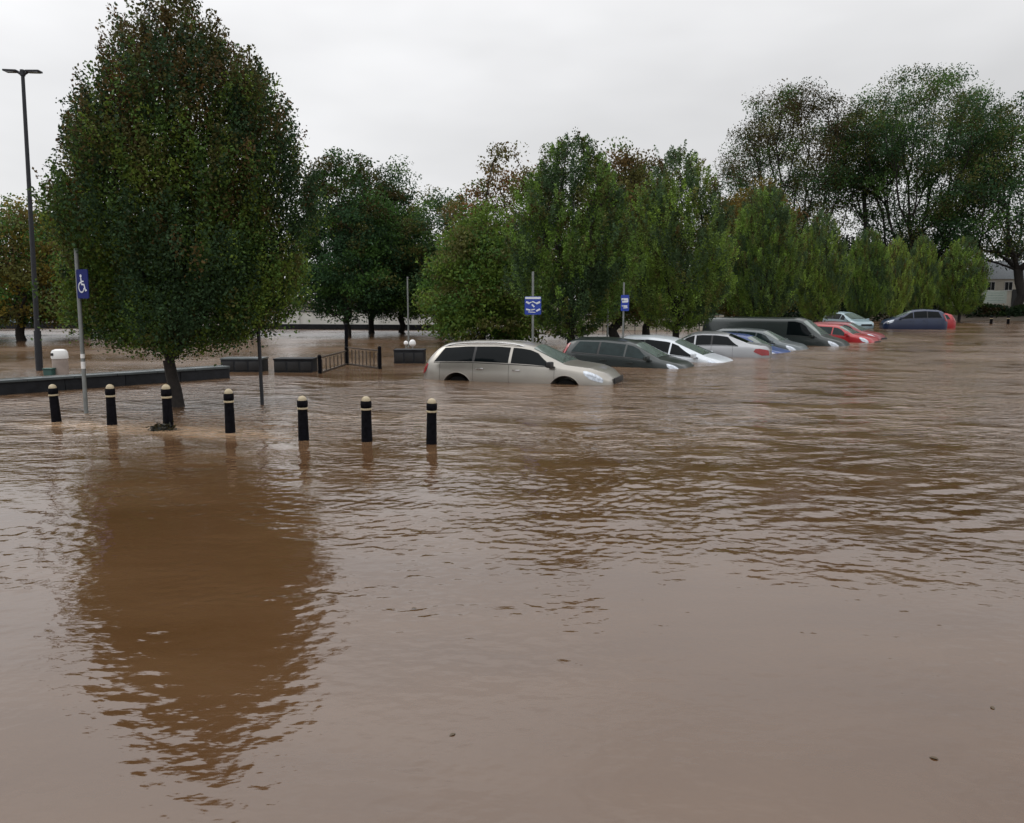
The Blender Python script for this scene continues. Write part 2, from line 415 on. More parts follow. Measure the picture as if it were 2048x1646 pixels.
def columnar_tree(seed, H, prof, zc0, nshoot, nleaf, leaf, trunk_r, autumn=.25, fork=1.0, cols=None, wts=(5, 3.4, 1.5, 1.1), shoot=(.5, 1.0), lean=0., flat=1., back=0., notch=None, sprout=.012):
    """upright hornbeam: forked trunk, ascending limbs, leafy upright shoots filling an egg-shaped crown.
    prof = [(z, half width, x offset)]"""
    rng = np.random.default_rng(seed)
    pz = np.array([p[0] for p in prof]); pw = np.array([p[1] for p in prof]); po = np.array([p[2] for p in prof])
    ph = rng.uniform(0, 6.28, 6)
    def rad(z, th):
        base = np.interp(z, pz, pw)
        return base * (1 + .05 * np.sin(3 * th + ph[0] + z * .6) + .05 * np.sin(5 * th + ph[1] - 1.1 * z) + .06 * np.sin(2 * th + 4.4 * z + ph[4]) + .05 * np.sin(2 * th + ph[2] + 2.2 * z) + .05 * np.sin(7 * th + 3.3 * z + ph[3]))
    # shoots
    K = nshoot
    wz = np.linspace(zc0, H, 300); ww = np.interp(wz, pz, pw); cdf = np.cumsum(ww ** 1.5 + .05); cdf /= cdf[-1]
    z = np.interp(rng.random(K), cdf, wz)
    th = rng.uniform(0, 2 * np.pi, K)
    f = np.sqrt(rng.random(K)) ** .62
    r = rad(z, th) * f
    ox = np.interp(z, pz, po)
    base = np.stack([ox + r * np.cos(th), r * np.sin(th), z], 1)
    Ls = rng.uniform(*shoot, K)
    spr = rng.random(K) < sprout
    spr &= (z - zc0) / (H - zc0) > .18
    r = np.where(spr, rad(z, th) * .97, r); Ls = np.where(spr, Ls * 1.45, Ls)
    base = np.stack([ox + r * np.cos(th), r * np.sin(th), z], 1)
    out = np.stack([np.cos(th), np.sin(th), np.zeros(K)], 1)
    d = out * (.10 + .42 * f[:, None] * rng.random((K, 1))) + np.array([0, 0, 1.]) + rng.normal(0, .13, (K, 3))
    low_ = np.clip(1 - (z - zc0) / (.16 * (H - zc0)), 0, 1)[:, None]
    d = d * (1 - .75 * low_) + out * .8 * low_ + np.array([0, 0, -.1]) * low_
    d /= np.linalg.norm(d, axis=1, keepdims=True)
    base -= d * (Ls * np.where(spr, .3, .62))[:, None]
    idx = np.repeat(np.arange(K), nleaf)
    t = rng.random(K * nleaf) ** .85
    sr = (.17 * (1 - t * .8) + .02)[:, None] * (Ls[idx] / .75)[:, None]
    P = base[idx] + d[idx] * (Ls[idx] * t)[:, None] + np.clip(rng.normal(0, 1, (K * nleaf, 3)), -1.7, 1.7) * sr * .75 * np.where(spr, .5, 1.)[idx][:, None]
    cols = cols or [GREEN, DEEP, LIME, OLIVE]
    sc = pick(rng, K, cols, wts)
    blot = np.sin(1.9 * base[:, 0] + ph[1]) * np.sin(1.7 * base[:, 2] + ph[2]) + np.sin(2.3 * base[:, 1] + 1.2 * base[:, 2] + ph[3]) * .8 + .5 * np.sin(4.1 * base[:, 0] - 3.3 * base[:, 2] + ph[5])
    lime = blot + rng.normal(0, .35, K) > .75; sc[lime] = pick(rng, lime.sum(), [cols[2], cols[0] * 1.3, cols[3]], [3, 2, 1])
    deep = blot + rng.normal(0, .35, K) < -.7; sc[deep] = pick(rng, deep.sum(), [cols[1]], [1])
    hz = np.clip((z - zc0) / (H - zc0), 0, 1)
    nzv = .5 + .5 * np.sin(1.3 * base[:, 0] + ph[4]) * np.sin(1.1 * base[:, 2] + 2 * base[:, 1] + ph[5])
    pa = autumn * np.clip(hz * 1.5 - .55 + .35 * nzv, 0, 1) * 2.0
    au = rng.random(K) < pa
    sc[au] = pick(rng, au.sum(), [BROWN, RUST * .8, OLIVE, DEEP], [3, .7, 3.5, 1.5])
    tint = sc[idx] * rng.uniform(.7, 1.35, (len(idx), 1))
    P[:, 1] = P[:, 1] * flat + back * np.clip((P[:, 2] - zc0) / 1.2, 0, 1)
    dd = d[idx] * .5
    if notch:                                       # twigs are cut back round the sign post
        x0, x1, yb, z1 = notch
        keep = ~((P[:, 0] > x0) & (P[:, 0] < x1) & (P[:, 1] < yb) & (P[:, 2] < z1 + rng.normal(0, .12, len(P))))
        P, tint, dd = P[keep], tint[keep], dd[keep]
    cm = leaf_cloud(P, leaf, tint, rng, dd)
    # trunk and limbs
    segs = []
    p = np.array([0, 0, -1.0]); zz = [-.9, -.2, .3, fork * .7, fork]; q = p
    rs = np.linspace(trunk_r * 1.12, trunk_r * .86, len(zz) + 1)
    for i, zv in enumerate(zz):
        nq = np.array([lean * zv * .3 + rng.normal(0, .012), rng.normal(0, .012), zv])
        segs.append((q, nq, rs[i], rs[i + 1])); q = nq
    nl = 9
    for k in range(nl):
        a = 2 * np.pi * k / nl + rng.uniform(-.3, .3)
        reach = rng.uniform(.35, .8) if k else .05
        zt = rng.uniform(.62, .97) * H
        pp = q.copy(); rr_ = trunk_r * rng.uniform(.42, .6)
        m = 9
        for s in range(1, m + 1):
            u = s / m
            zc = fork + (zt - fork) * u
            rc = reach * np.interp(zc, pz, pw) * min(1, 1.7 * u ** .75)
            np_ = np.array([np.interp(zc, pz, po) * u + rc * math.cos(a) + rng.normal(0, .03), rc * math.sin(a) * flat + back * min(1, max(0, zc - fork) / 1.2) + rng.normal(0, .03), zc])
            segs.append((pp, np_, rr_ * (1 - .88 * (s - 1) / m), rr_ * (1 - .88 * s / m))); pp = np_
            if s > 2 and s < m:
                for _ in range(2):
                    b = rng.uniform(0, 6.28); l2 = rng.uniform(.4, 1.0) * np.interp(zc, pz, pw) * .5
                    e = np_ + np.array([math.cos(b) * l2 * .6, math.sin(b) * l2 * .6, l2])
                    segs.append((np_, e, rr_ * .28 * (1 - .6 * u), .006))
    V, F = tubes_mesh(segs)
    return cm, mesh_np('trunk', V, F, True)

ROUND = [(.10, .35), (.17, .78), (.30, 1.0), (.50, .97), (.68, .82), (.82, .58), (.93, .32), (1, .08)]
SPIKY = [(.10, .5), (.17, .85), (.32, 1.0), (.5, .85), (.66, .62), (.8, .4), (.92, .2), (1, .05)]
VASE = [(.26, .30), (.38, .62), (.52, .90), (.66, 1.0), (.80, .92), (.91, .66), (1, .25)]
BROAD = [(.14, .55), (.22, .9), (.4, 1.0), (.6, 1.0), (.78, .88), (.9, .62), (1, .2)]
BUSH = [(.02, .6), (.12, .95), (.3, 1.0), (.55, .85), (.75, .6), (.9, .35), (1, .1)]
def crown_tree(seed, H, W, prof, K, clump, nleaf, leaf, trunk_r, fork, cols, wts, tipcols=None, shell=.6, gap=.0, depth=None, fly=.12, bare=0, straight=.38, arch=.10):
    """limbs grown from the fork to leaf clumps scattered through the crown's outline; every limb is as thick as what it carries"""
    rng = np.random.default_rng(seed)
    pz = np.array([p[0] for p in prof]) * H; pw = np.array([p[1] for p in prof]) * W / 2
    dy = (depth or W) / W
    ph = rng.uniform(0, 6.28, 8)
    def hole(P):
        q = P / (H * .09)
        return np.sin(q[:, 0] * 1.1 + ph[0] + .7 * np.sin(q[:, 2] + ph[1])) + np.sin(q[:, 1] * 1.2 + ph[2]) + np.sin(q[:, 2] * 1.3 + ph[3] + .8 * np.sin(q[:, 0] + ph[4]))
    T = np.zeros((0, 3))
    zz = np.linspace(pz[0], pz[-1], 300); cdf = np.cumsum(np.interp(zz, pz, pw) ** 1.6 + .01); cdf /= cdf[-1]
    while len(T) < K:
        n = K * 2
        z = np.interp(rng.random(n), cdf, zz); th = rng.uniform(0, 6.283, n)
        lump = 1 + .10 * np.sin(3 * th + z * 9 / H + ph[5]) + .09 * np.sin(5 * th - z * 14 / H + ph[6]) + .07 * np.sin(2 * th + z * 25 / H + ph[7])
        r = np.interp(z, pz, pw) * lump * rng.random(n) ** (.5 * (1 - shell) + .08)
        if bare: r = np.maximum(r, np.interp(z, pz, pw) * bare * np.clip(1.3 - z / H * 1.25, 0, 1))
        P = np.stack([r * np.cos(th), r * np.sin(th) * dy, z], 1)
        P = P[hole(P) < 3 - 3.2 * gap]
        T = np.concatenate([T, P])
    T = T[rng.permutation(len(T))[:K]]
    zf = fork * H
    N = [np.array([0, 0, -1.2]), np.array([0, 0, .0])]; par = [-1, 0]; path = [0., 0.]
    for k in range(4):
        N.append(np.array([rng.normal(0, .012 * H), rng.normal(0, .012 * H), zf * (k + 1) / 4])); par.append(len(N) - 2); path.append(0.)
    root = len(N) - 1
    T = T[np.argsort(np.linalg.norm(T - N[root], axis=1))]
    leafnode = []
    A = np.zeros((K * 5 + 50, 3)); A[:len(N)] = N; PL = np.zeros(K * 5 + 50); cnt = len(N)
    for t in T:
        c = np.arange(root, cnt)
        d = t - A[c]; dist = np.linalg.norm(d, axis=1)
        drop = np.clip(-d[:, 2] / (dist + 1e-6), 0, 1)
        j = root + int(np.argmin(dist * (1 + 1.2 * drop) + straight * PL[c]))
        a = A[j]; ln = np.linalg.norm(t - a); m = max(1, min(4, int(ln / (H * .06))))
        prev = j
        for k in range(1, m + 1):
            u = k / m
            q = a + (t - a) * u + np.array([0, 0, 1.]) * ln * arch * math.sin(math.pi * u) + (rng.normal(0, ln * .025, 3) if k < m else 0)
            A[cnt] = q; par.append(prev); PL[cnt] = PL[prev] + ln / m; prev = cnt; cnt += 1
        leafnode.append(prev)
    load = np.zeros(cnt); load[leafnode] = 1
    for k in range(cnt - 1, 0, -1):
        load[par[k]] += load[k]
    rad = trunk_r * (np.maximum(load, .6) / load[root]) ** .47
    rad[:2] = trunk_r * 1.15
    V, F = tubes_mesh([(A[par[k]], A[k], min(rad[par[k]], rad[k] * 1.35), rad[k]) for k in range(1, cnt)], 6)
    idx = np.repeat(np.arange(K), nleaf)
    sz = clump * rng.uniform(.65, 1.3, K)
    G = rng.normal(0, 1, (len(idx), 3)); G *= np.minimum(1, 1.75 / (np.linalg.norm(G, axis=1, keepdims=True) + 1e-6))
    P = T[idx] + G * sz[idx][:, None] * np.array([1, 1, .62])
    nf = int(fly * len(P))                                   # leaves strung along the outer twigs
    kk = rng.integers(0, K, nf); ln_ = np.array(leafnode)[kk]; pr = np.array([par[q] for q in range(cnt)])[ln_]
    t = rng.random((nf, 1)); P2 = A[ln_] * t + A[pr] * (1 - t) + rng.uniform(-clump * .35, clump * .35, (nf, 3))
    P = np.concatenate([P, P2]); idx = np.concatenate([idx, kk])
    sc = pick(rng, K, cols, wts)
    if tipcols is not None:
        hz = T[:, 2] / H + rng.normal(0, .08, K)
        au = rng.random(K) < np.clip(hz * 2.2 - 1.15, 0, .85)
        sc[au] = pick(rng, au.sum(), tipcols, [1] * len(tipcols))
    tint = sc[idx] * rng.uniform(.7, 1.35, (len(idx), 1))
    return leaf_cloud(P, leaf, tint, rng), mesh_np('trunk', V, F, True)

def place_tree(name, meshes, loc, label, group=None, rz=0, sc=(1, 1, 1), cat='tree'):
    r = empty(name, loc, rz, label, cat, group)
    r.scale = sc
    link('trunk', meshes[1], M['bark'], r)
    link('crown', meshes[0], M['leaf'], r)
    return r

# the big hornbeam on the left: outline read in metres at its own distance
def env(rows, Y, xc):
    out = []
    for py, xl, xr in rows:
        a, b = at_depth(xl, py, Y), at_depth(xr, py, Y)
        out.append((a.z, (b.x - a.x) / 2, (a.x + b.x) / 2 - xc))
    return sorted(out)
tp = on_water(357, 813)
rows1 = [(-70, 325, 350), (0, 270, 388), (55, 228, 420), (92, 212, 455), (104, 206, 495), (150, 164, 527), (200, 120, 548), (300, 104, 582), (400, 88, 594), (500, 88, 588), (600, 98, 575), (650, 140, 545), (680, 225, 470), (694, 300, 400)]
prof1 = env(rows1, tp.y, tp.x)
nb = on_water(172.5, 826) - tp
t1 = columnar_tree(21, prof1[-1][0], prof1, prof1[0][0], 3400, 66, .056, .118, autumn=.42, fork=.82, lean=-.5, sprout=0., shoot=(.45, .95), cols=[GREEN * 1.4, DEEP * 1.35, LIME * 1.25, OLIVE * 1.25],
                   flat=.8, back=.45, notch=(nb.x - .6, nb.x + .75, nb.y + .25, 2.8))
place_tree('hornbeam_tree', t1, (tp.x, tp.y, 0), 'big dense egg shaped dark green tree rising behind the row of black bollards')

# the row of hornbeams behind the cars
ROW = [(1146, 29.0, 270, 262, 'tallest upright green tree, directly behind the dark hatchback', 31, (1, 1, 1)),
       (1362, 32.5, 300, 228, 'upright green tree behind the silver saloon, second in the row', 32, 0),
       (1530, 43.0, 372, 158, 'upright green tree rising behind the long dark van', 31, 0),
       (1645, 53.0, 424, 112, 'small upright green tree just right of the long van, behind the first red car', 32, 0),
       (1738, 63.0, 456, 96, 'small rounded green tree behind the pale blue car roof', 31, 0),
       (1795, 71.0, 474, 66, 'narrow light green tree behind the left end of the navy car', 32, 0),
       (1848, 76.0, 470, 74, 'narrow green tree behind the middle of the navy car', 31, 0),
       (1930, 77.0, 474, 98, 'last small egg shaped green tree of the row, left of the pale house', 32, 0)]
protos = {}
def egg(H, w, z0): return [(z0, w * .28, 0), (z0 + .06 * H, w * .6, 0), (z0 + .2 * H, w * .9, 0), (z0 + .40 * H, w * 1.0, 0), (z0 + .6 * H, w * .86, 0), (z0 + .74 * H, w * .62, .05), (H * .94, w * .40, 0), (H + .05, .12, 0)]
YEL = np.array([1.16, .92, .95])
cols2 = [GREEN * 3.3 * YEL, DEEP * 2.9 * YEL, LIME * 2.3, OLIVE * 2.5]
protos[31] = columnar_tree(31, 8.0, egg(8.0, 2.3, .75), .75, 1800, 58, .075, .15, autumn=.10, fork=.9, cols=cols2, wts=(5, 2, 3, 2), shoot=(.4, .75), sprout=.01)
protos[32] = columnar_tree(32, 8.0, egg(8.0, 2.35, .8), .8, 1800, 58, .075, .15, autumn=.12, fork=.9, cols=cols2, wts=(5, 2, 3, 2), shoot=(.4, .75), sprout=.01)
rr = random.Random(3)
rowproto = {}
for px, Y, ytop, wpx, lab, pr, _ in ROW:
    top = at_depth(px, ytop, Y); wid = wpx / FPX * Y
    sc = (wid / 4.7, wid / 4.7, top.z / 8.0)
    if pr not in rowproto:
        o = place_tree('hornbeam_tree', protos[pr], (top.x, Y, 0), lab, 'row of upright trees behind the parked cars', rr.uniform(0, 6.28), sc)
        rowproto[pr] = o
    else:
        o = copy_tree(rowproto[pr]); o.location = (top.x, Y, 0); o.scale = sc; o.rotation_euler = (0, 0, rr.uniform(0, 6.28)); o['label'] = lab

def bg_tree(seed, px, Y, ytop, wpx, label, cols, wts, prof=ROUND, name='broadleaf_tree', group='trees at the back of the flooded car park', **k):
    top = at_depth(px, ytop, Y)
    kw = dict(K=340, clump=.42, nleaf=115, leaf=.14, trunk_r=.2, fork=.16, shell=.55)
    kw.update(k)
    ms = crown_tree(seed, top.z, wpx / FPX * Y, prof, cols=cols, wts=wts, **kw)
    return place_tree(name, ms, (top.x, Y, 0), label, group)
DK = [DEEP * 2.1, GREEN * 1.9, OLIVE * 1.7]
bg_tree(41, 686, 46, 288, 215, 'dark green tree with brownish top, nearest the big tree on its right', DK, [5, 3, 1], tipcols=[BROWN, OLIVE * 1.2, GREEN * 1.3], trunk_r=.17)
bg_tree(42, 735, 50, 322, 200, 'dark green tree half hidden behind the brown topped one beside the big tree', DK, [5, 3, 1], tipcols=[BROWN, DEEP * 1.5, GREEN], trunk_r=.18)
bg_tree(43, 796, 51, 312, 170, 'dark bluish green tree with a spiky top behind the thin pale pole', DK, [6, 2, .5], prof=SPIKY, trunk_r=.18, K=260)
bg_tree(44, 876, 49, 362, 235, 'lower dark green tree in the dip left of the rusty brown tree', DK, [5, 3, 1.5], trunk_r=.17, K=280)
bg_tree(45, 1015, 44, 286, 230, 'sparse rusty brown autumn tree left of the tallest upright tree', [BROWN * 1.4, OLIVE * 1.5, RUST * 1.2, GREEN * 1.5], [3.4, 3, 1.2, 2], tipcols=[BROWN * 1.3, RUST * 1.2, OLIVE * 1.3], gap=.35, K=300, nleaf=70, shell=.7)
bg_tree(46, 966, 37, 404, 225, 'low bushy yellow green tree with drooping leaves above the beige estate car', [LIME * 1.5, OLIVE * 1.9, GREEN * 2.0, LIME * 1.8], [4, 2.5, 3, 1.2], prof=BUSH, trunk_r=.14, leaf=.14, fork=.22, K=300)
bg_tree(47, 1236, 44, 292, 170, 'brown tipped tree showing between the two tallest upright trees', [OLIVE * 1.5, GREEN * 1.6, BROWN], [3, 4, 1.5], tipcols=[BROWN * 1.2, OLIVE * 1.6], trunk_r=.24, gap=.15)
bg_tree(48, 1300, 47, 312, 150, 'green brown tree standing just left of the second upright tree', [OLIVE * 1.5, GREEN * 1.6, BROWN], [3, 4, 1.2], tipcols=[BROWN, OLIVE * 1.5], trunk_r=.22, K=260)
bg_tree(49, 1512, 58, 360, 210, 'orange tinged autumn tree behind the tree over the long van', [OLIVE * 1.5, GOLD, GREEN * 1.6, RUST * 1.2], [4, 2.2, 3, 1], tipcols=[GOLD, RUST * 1.2, OLIVE * 1.5], leaf=.2, clump=.55)
bg_tree(50, 20, 40, 400, 250, 'yellow brown autumn tree at the left edge behind the tall lamp post', [OLIVE * 2.2, BROWN * 1.8, GOLD * 1.5, GREEN * 2.4], [4, 1.5, 2.5, 3], prof=BROAD, gap=.1)
bg_tree(54, -150, 46, 372, 260, 'green and brown tree mostly outside the left edge, behind the autumn one', [OLIVE * 2, GREEN * 2.2, BROWN * 1.5], [4, 3, 1.5], prof=BUSH)
BIG = [DEEP * 2.1, GREEN * 1.7, OLIVE * 1.6]
GRP = 'tall open trees on the right'
bg_tree(51, 1596, 98, 176, 285, 'tall airy tree, leftmost of the giants on the right', BIG + [BROWN * .7], [4, 3, 2.5, 1.2], VASE, 'tall_tree', GRP, K=400, clump=.95, nleaf=150, leaf=.205, trunk_r=.36, fork=.2, gap=.22, shell=.35, bare=.6, straight=.75, arch=-.05, tipcols=[BROWN * .7, OLIVE * .8])
bg_tree(55, 1741, 96, 196, 150, 'slender tree with a straight bare trunk between the two widest giants', BIG, [4, 3, 2], [(.56, .3), (.64, .8), (.76, 1), (.9, .7), (1, .15)], 'tall_tree', GRP, K=120, clump=.95, nleaf=130, leaf=.205, trunk_r=.24, fork=.58, gap=.2, shell=.4)
bg_tree(52, 1850, 95, 140, 345, 'tallest airy tree with many bare limbs fanning out against the sky', BIG, [4, 3, 2], VASE, 'tall_tree', GRP, K=520, clump=.95, nleaf=140, leaf=.205, trunk_r=.42, fork=.16, gap=.22, shell=.35, bare=.62, straight=.8, arch=-.05)
bg_tree(53, 2075, 90, 178, 390, 'dense dark giant tree with a thick trunk at the right edge', BIG, [5, 3, 1], [(.27, .4), (.33, .85), (.45, 1), (.62, 1), (.8, .85), (.92, .55), (1, .15)], 'tall_tree', GRP, K=450, clump=1.0, nleaf=140, leaf=.235, trunk_r=.45, fork=.22, straight=.6, gap=.16, shell=.5)
bg_tree(56, 1800, 100, 474, 250, 'dark rounded understorey tree filling the gap below the fanning limbs', [DEEP * .7, GREEN * .45], [3, 2], BROAD, K=260, clump=.9, nleaf=90, leaf=.28, trunk_r=.3)
bg_tree(57, 1640, 100, 462, 300, 'dark understorey tree below the leftmost giant, behind the small upright trees', [DEEP * .7, GREEN * .45], [3, 2], BROAD, K=240, clump=.9, nleaf=90, leaf=.28, trunk_r=.3)

for k, (px, Y, yt, w, lab) in enumerate(((150, 47, 385, 200, 'green tree behind the left side of the big tree'), (300, 50, 360, 220, 'tree hidden behind the trunk side of the big tree'), (455, 48, 380, 170, 'dark tree behind the right side of the big tree'))):
    bg_tree(70 + k, px, Y, yt, w, lab, [OLIVE * 1.6, GREEN * 1.6, DEEP * 1.4, BROWN], [3, 3, 3, 1], K=260, nleaf=70)
# low growth: dark hedges and a far wood
def hedge(name, pts, h, depth, leaf, n, label, seed, cols, wts, zb=0., cat='hedge', kind=None):
    rng = np.random.default_rng(seed)
    pts = [np.array(p, float) for p in pts]
    seg = np.array([np.linalg.norm(b - a) for a, b in zip(pts, pts[1:])]); cum = np.concatenate([[0], np.cumsum(seg)])
    s = rng.random(n) * cum[-1]
    X = np.interp(s, cum, [p[0] for p in pts]); Y = np.interp(s, cum, [p[1] for p in pts])
    hh = h * (.82 + .13 * np.sin(s * .9 + 1) * np.sin(s * .37) + .16 * np.sin(s * .23 + 2) + .08 * np.sin(s * 2.3))
    u = rng.random(n); z = zb + hh * u ** .7
    P = np.stack([X + rng.normal(0, depth * .3, n), Y + rng.normal(0, depth * .35, n), z], 1)
    ck = (s * .8).astype(int) * 7 + (u * 4).astype(int)
    cc = pick(rng, 5000, cols, wts)[ck % 5000]
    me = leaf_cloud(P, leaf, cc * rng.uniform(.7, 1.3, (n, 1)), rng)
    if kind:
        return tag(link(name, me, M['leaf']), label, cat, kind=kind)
    r = empty(name, (0, 0, 0), 0, label, cat)
    link('foliage', me, M['leaf'], r)
    for a, b in zip(pts, pts[1:]):
        k = max(1, int(np.linalg.norm(b - a) / 4))
        for i in range(k):
            q = a + (b - a) * (i + .5) / k
            MB().tube((q[0], q[1], -1), (q[0] + rng.normal(0, .1), q[1], zb + h * .55), .06, .03, 6).build('stem', M['hedge_base'], r)
    return r
wood_pts = [(-150, 118), (-60, 128), (0, 132), (60, 132), (110, 124), (170, 110)]
tag(hedge('far_woodland', wood_pts, 8.5, 9, .9, 26000, 'dark band of distant woodland along the horizon', 61, [DEEP, GREEN * .7, OLIVE * .6, BROWN * .5], [5, 3, 2, 1], zb=.8, cat='woodland', kind='stuff'))
hx = lambda px, Y: at_depth(px, 600, Y).x
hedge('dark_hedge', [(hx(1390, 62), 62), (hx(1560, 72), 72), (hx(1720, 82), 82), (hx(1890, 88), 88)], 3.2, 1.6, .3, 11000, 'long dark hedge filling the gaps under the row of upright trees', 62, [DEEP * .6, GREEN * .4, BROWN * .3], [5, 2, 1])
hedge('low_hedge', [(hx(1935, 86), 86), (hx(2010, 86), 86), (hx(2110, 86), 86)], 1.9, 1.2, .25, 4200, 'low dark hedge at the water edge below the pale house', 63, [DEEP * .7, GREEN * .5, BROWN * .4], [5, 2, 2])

# ------------------------------------------------------------------ bollards in the water
def make_bollard():
    r = empty('bollard')
    MB().lathe([(.0, -.55), (.078, -.55), (.078, -.5), (.072, 0), (.064, .42), (.0635, .455)]).build('shaft', M['black_iron'], r)
    MB().lathe([(.0635, .455), (.071, .458), (.073, .468), (.071, .480), (.0635, .483)]).build('ring', M['cream_paint'], r)
    MB().lathe([(.0635, .483), (.070, .492), (.072, .53), (.069, .575), (.064, .583)]).build('head', M['black_iron'], r)
    MB().lathe([(.058, .583), (.057, .602), (.047, .626), (.027, .643), (0, .65)]).build('cap', M['cream_paint'], r)
    return r
labels = ['black cream capped bollard farthest left, nearest the low stone wall',
          'black cream capped bollard just right of the leaning blue wheelchair sign post',
          'black cream capped bollard with litter caught round its foot, left of the big trunk',
          'black cream capped bollard between the big tree trunk and the thin black post',
          'black cream capped bollard below the dark planter block, third from the right end',
          'black cream capped bollard second from the right end of the row',
          'black cream capped bollard at the right end, in front of the beige estate car']
b0 = make_bollard()
for i, ((top, bot, _), lab) in enumerate(zip(BOLL, labels)):
    o = b0 if i == 0 else copy_tree(b0)
    p = BPOS[i]; q = at_depth(top[0], top[1], p.y + .01)
    o.location = p
    k = (q.z) / .65
    o.scale = (1.0 + .02 * (i % 3), 1.0 + .02 * (i % 3), k)
    o.rotation_euler = (0, math.atan2(q.x - p.x, q.z), .4 * i)
    o['label'] = lab; o['category'] = 'bollard'; o['group'] = 'black bollards standing in the flood water'

# litter caught on the third bollard
def litter():
    rng = np.random.default_rng(9)
    p = BPOS[2]
    r = empty('flood_litter', (p.x, p.y, 0), 0, 'grey heap of wet leaves and twigs caught against a bollard', 'debris')
    P = np.stack([rng.normal(-.03, .07, 420), rng.normal(-.10, .045, 420), np.abs(rng.normal(0, .045, 420))], 1)
    P[:, 0] -= (rng.random(420) < .5) * .05
    me = leaf_cloud(P, .06, pick(rng, 420, [BROWN * .6, np.array([.05, .052, .045]), np.array([.10, .10, .09])], [3, 3, 2]), rng)
    link('leaves', me, M['leaf'], r)
    mb = MB()
    for k in range(14):
        a = rng.uniform(-.4, .4); c = np.array([rng.uniform(-.16, .08), rng.uniform(-.15, -.06), rng.uniform(.01, .08)])
        d = np.array([math.cos(a), math.sin(a) * .4, rng.uniform(-.3, .3)]) * rng.uniform(.05, .11)
        mb.tube(c - d, c + d, .006, .003, 5)
    mb.build('twigs', M['debris'], r)
    mb = MB()
    for k in range(26):
        mb.sphere((rng.uniform(-.14, .1), -.15 + rng.normal(0, .012), .008), rng.uniform(.006, .018), (1.6, 1, .5), 8)
    mb.build('foam', M['foam'], r)
litter()

# ------------------------------------------------------------------ sign posts
def flat_poly(mb, pts, y, th=.004):
    mb.prism(pts, y, y - th)
def disc_pts(cx, cz, r, a0=0, a1=360, n=20): return [(cx + r * math.cos(R(a0 + (a1 - a0) * k / n)), cz + r * math.sin(R(a0 + (a1 - a0) * k / n))) for k in range(n + (a1 - a0 < 360))]
def stroke(mb, pts, w, y, th=.004):
    for a, b in zip(pts, pts[1:]):
        d = Vector((b[0] - a[0], b[1] - a[1])); l = d.length
        if l < 1e-6: continue
        n = Vector((-d.y, d.x)) / l * w / 2; e = d / l * w * .3
        flat_poly(mb, [(a[0] - e.x + n.x, a[1] - e.y + n.y), (b[0] + e.x + n.x, b[1] + e.y + n.y), (b[0] + e.x - n.x, b[1] + e.y - n.y), (a[0] - e.x - n.x, a[1] - e.y - n.y)], y, th)
def wheelchair(mb, cx, cz, s, y):
    flat_poly(mb, disc_pts(cx - .04 * s, cz + .42 * s, .085 * s, 0, 360, 14)[:14], y)
    stroke(mb, [(cx - .04 * s, cz + .30 * s), (cx + .0 * s, cz - .02 * s), (cx + .24 * s, cz - .04 * s), (cx + .34 * s, cz - .36 * s), (cx + .44 * s, cz - .33 * s)], .085 * s, y)
    stroke(mb, [(cx - .02 * s, cz + .14 * s), (cx + .2 * s, cz + .13 * s)], .07 * s, y - .0006)
    stroke(mb, disc_pts(cx - .03 * s, cz - .18 * s, .26 * s, 100, 345, 14), .075 * s, y - .0012)
def rounded(w, h, r, n=5):
    pts = []
    for cx, cz, a in ((w / 2 - r, h / 2 - r, 0), (-w / 2 + r, h / 2 - r, 90), (-w / 2 + r, -h / 2 + r, 180), (w / 2 - r, -h / 2 + r, 270)):
        pts += [(cx + r * math.cos(R(a + 90 * k / n)), cz + r * math.sin(R(a + 90 * k / n))) for k in range(n + 1)]
    return pts

# leaning post with the blue wheelchair sign, left
pb = on_water(172.5, 826); pt = at_depth(152, 497, pb.y)
r = empty('sign_post', pb, 0, 'tall grey sign post with a narrow blue wheelchair sign in front of the big tree', 'sign')
r.rotation_euler = (0, math.atan2(pt.x - pb.x, pt.z), 0)
hh = math.hypot(pt.x - pb.x, pt.z)
MB().tube((0, 0, -.8), (0, 0, hh), .034, n=14).build('post', M['galv'], r)
sg = empty('sign', (.0, 0, 0)); bpy.data.objects.remove(sg)
zc = at_depth(162, 568, pb.y).z
mb = MB(); mb.prism([(x + .17, z) for x, z in rounded(.34, .48, .03)], 0, .012)
sb = mb.build('sign_panel', M['sign_dark_blue'], r, (.0, -.045, zc), ang=30); sb.rotation_euler = (0, 0, R(-33))
mb = MB(); wheelchair(mb, .15, 0, .31, -.001)
mb.build('wheelchair_symbol', M['sign_white'], sb)
mb = MB()
mb.tube((0, 0, at_depth(168, 722, pb.y).z - .13), (0, 0, at_depth(168, 722, pb.y).z - .01), .0365, n=14)
mb.tube((0, 0, at_depth(168, 722, pb.y).z + .05), (0, 0, at_depth(168, 722, pb.y).z + .12), .0365, n=14)
mb.build('sticker', M['white_plastic'], r)

# thin black post beside the big tree, its top lost in the leaves
pb = on_water(524.5, 809)
r = empty('black_post', pb, 0, 'thin black post right of the big trunk, its top hidden in the leaves', 'post')
q = at_depth(517, 665, pb.y)
r.rotation_euler = (0, math.atan2(q.x - pb.x, q.z), 0)
MB().tube((0, 0, -.8), (0, 0, 2.5), .033, n=12).build('shaft', M['dark_steel'], r)
MB().lathe([(.033, 2.5), (.037, 2.503), (.037, 2.525), (.02, 2.54), (0, 2.542)]).build('cap', M['dark_steel'], r)

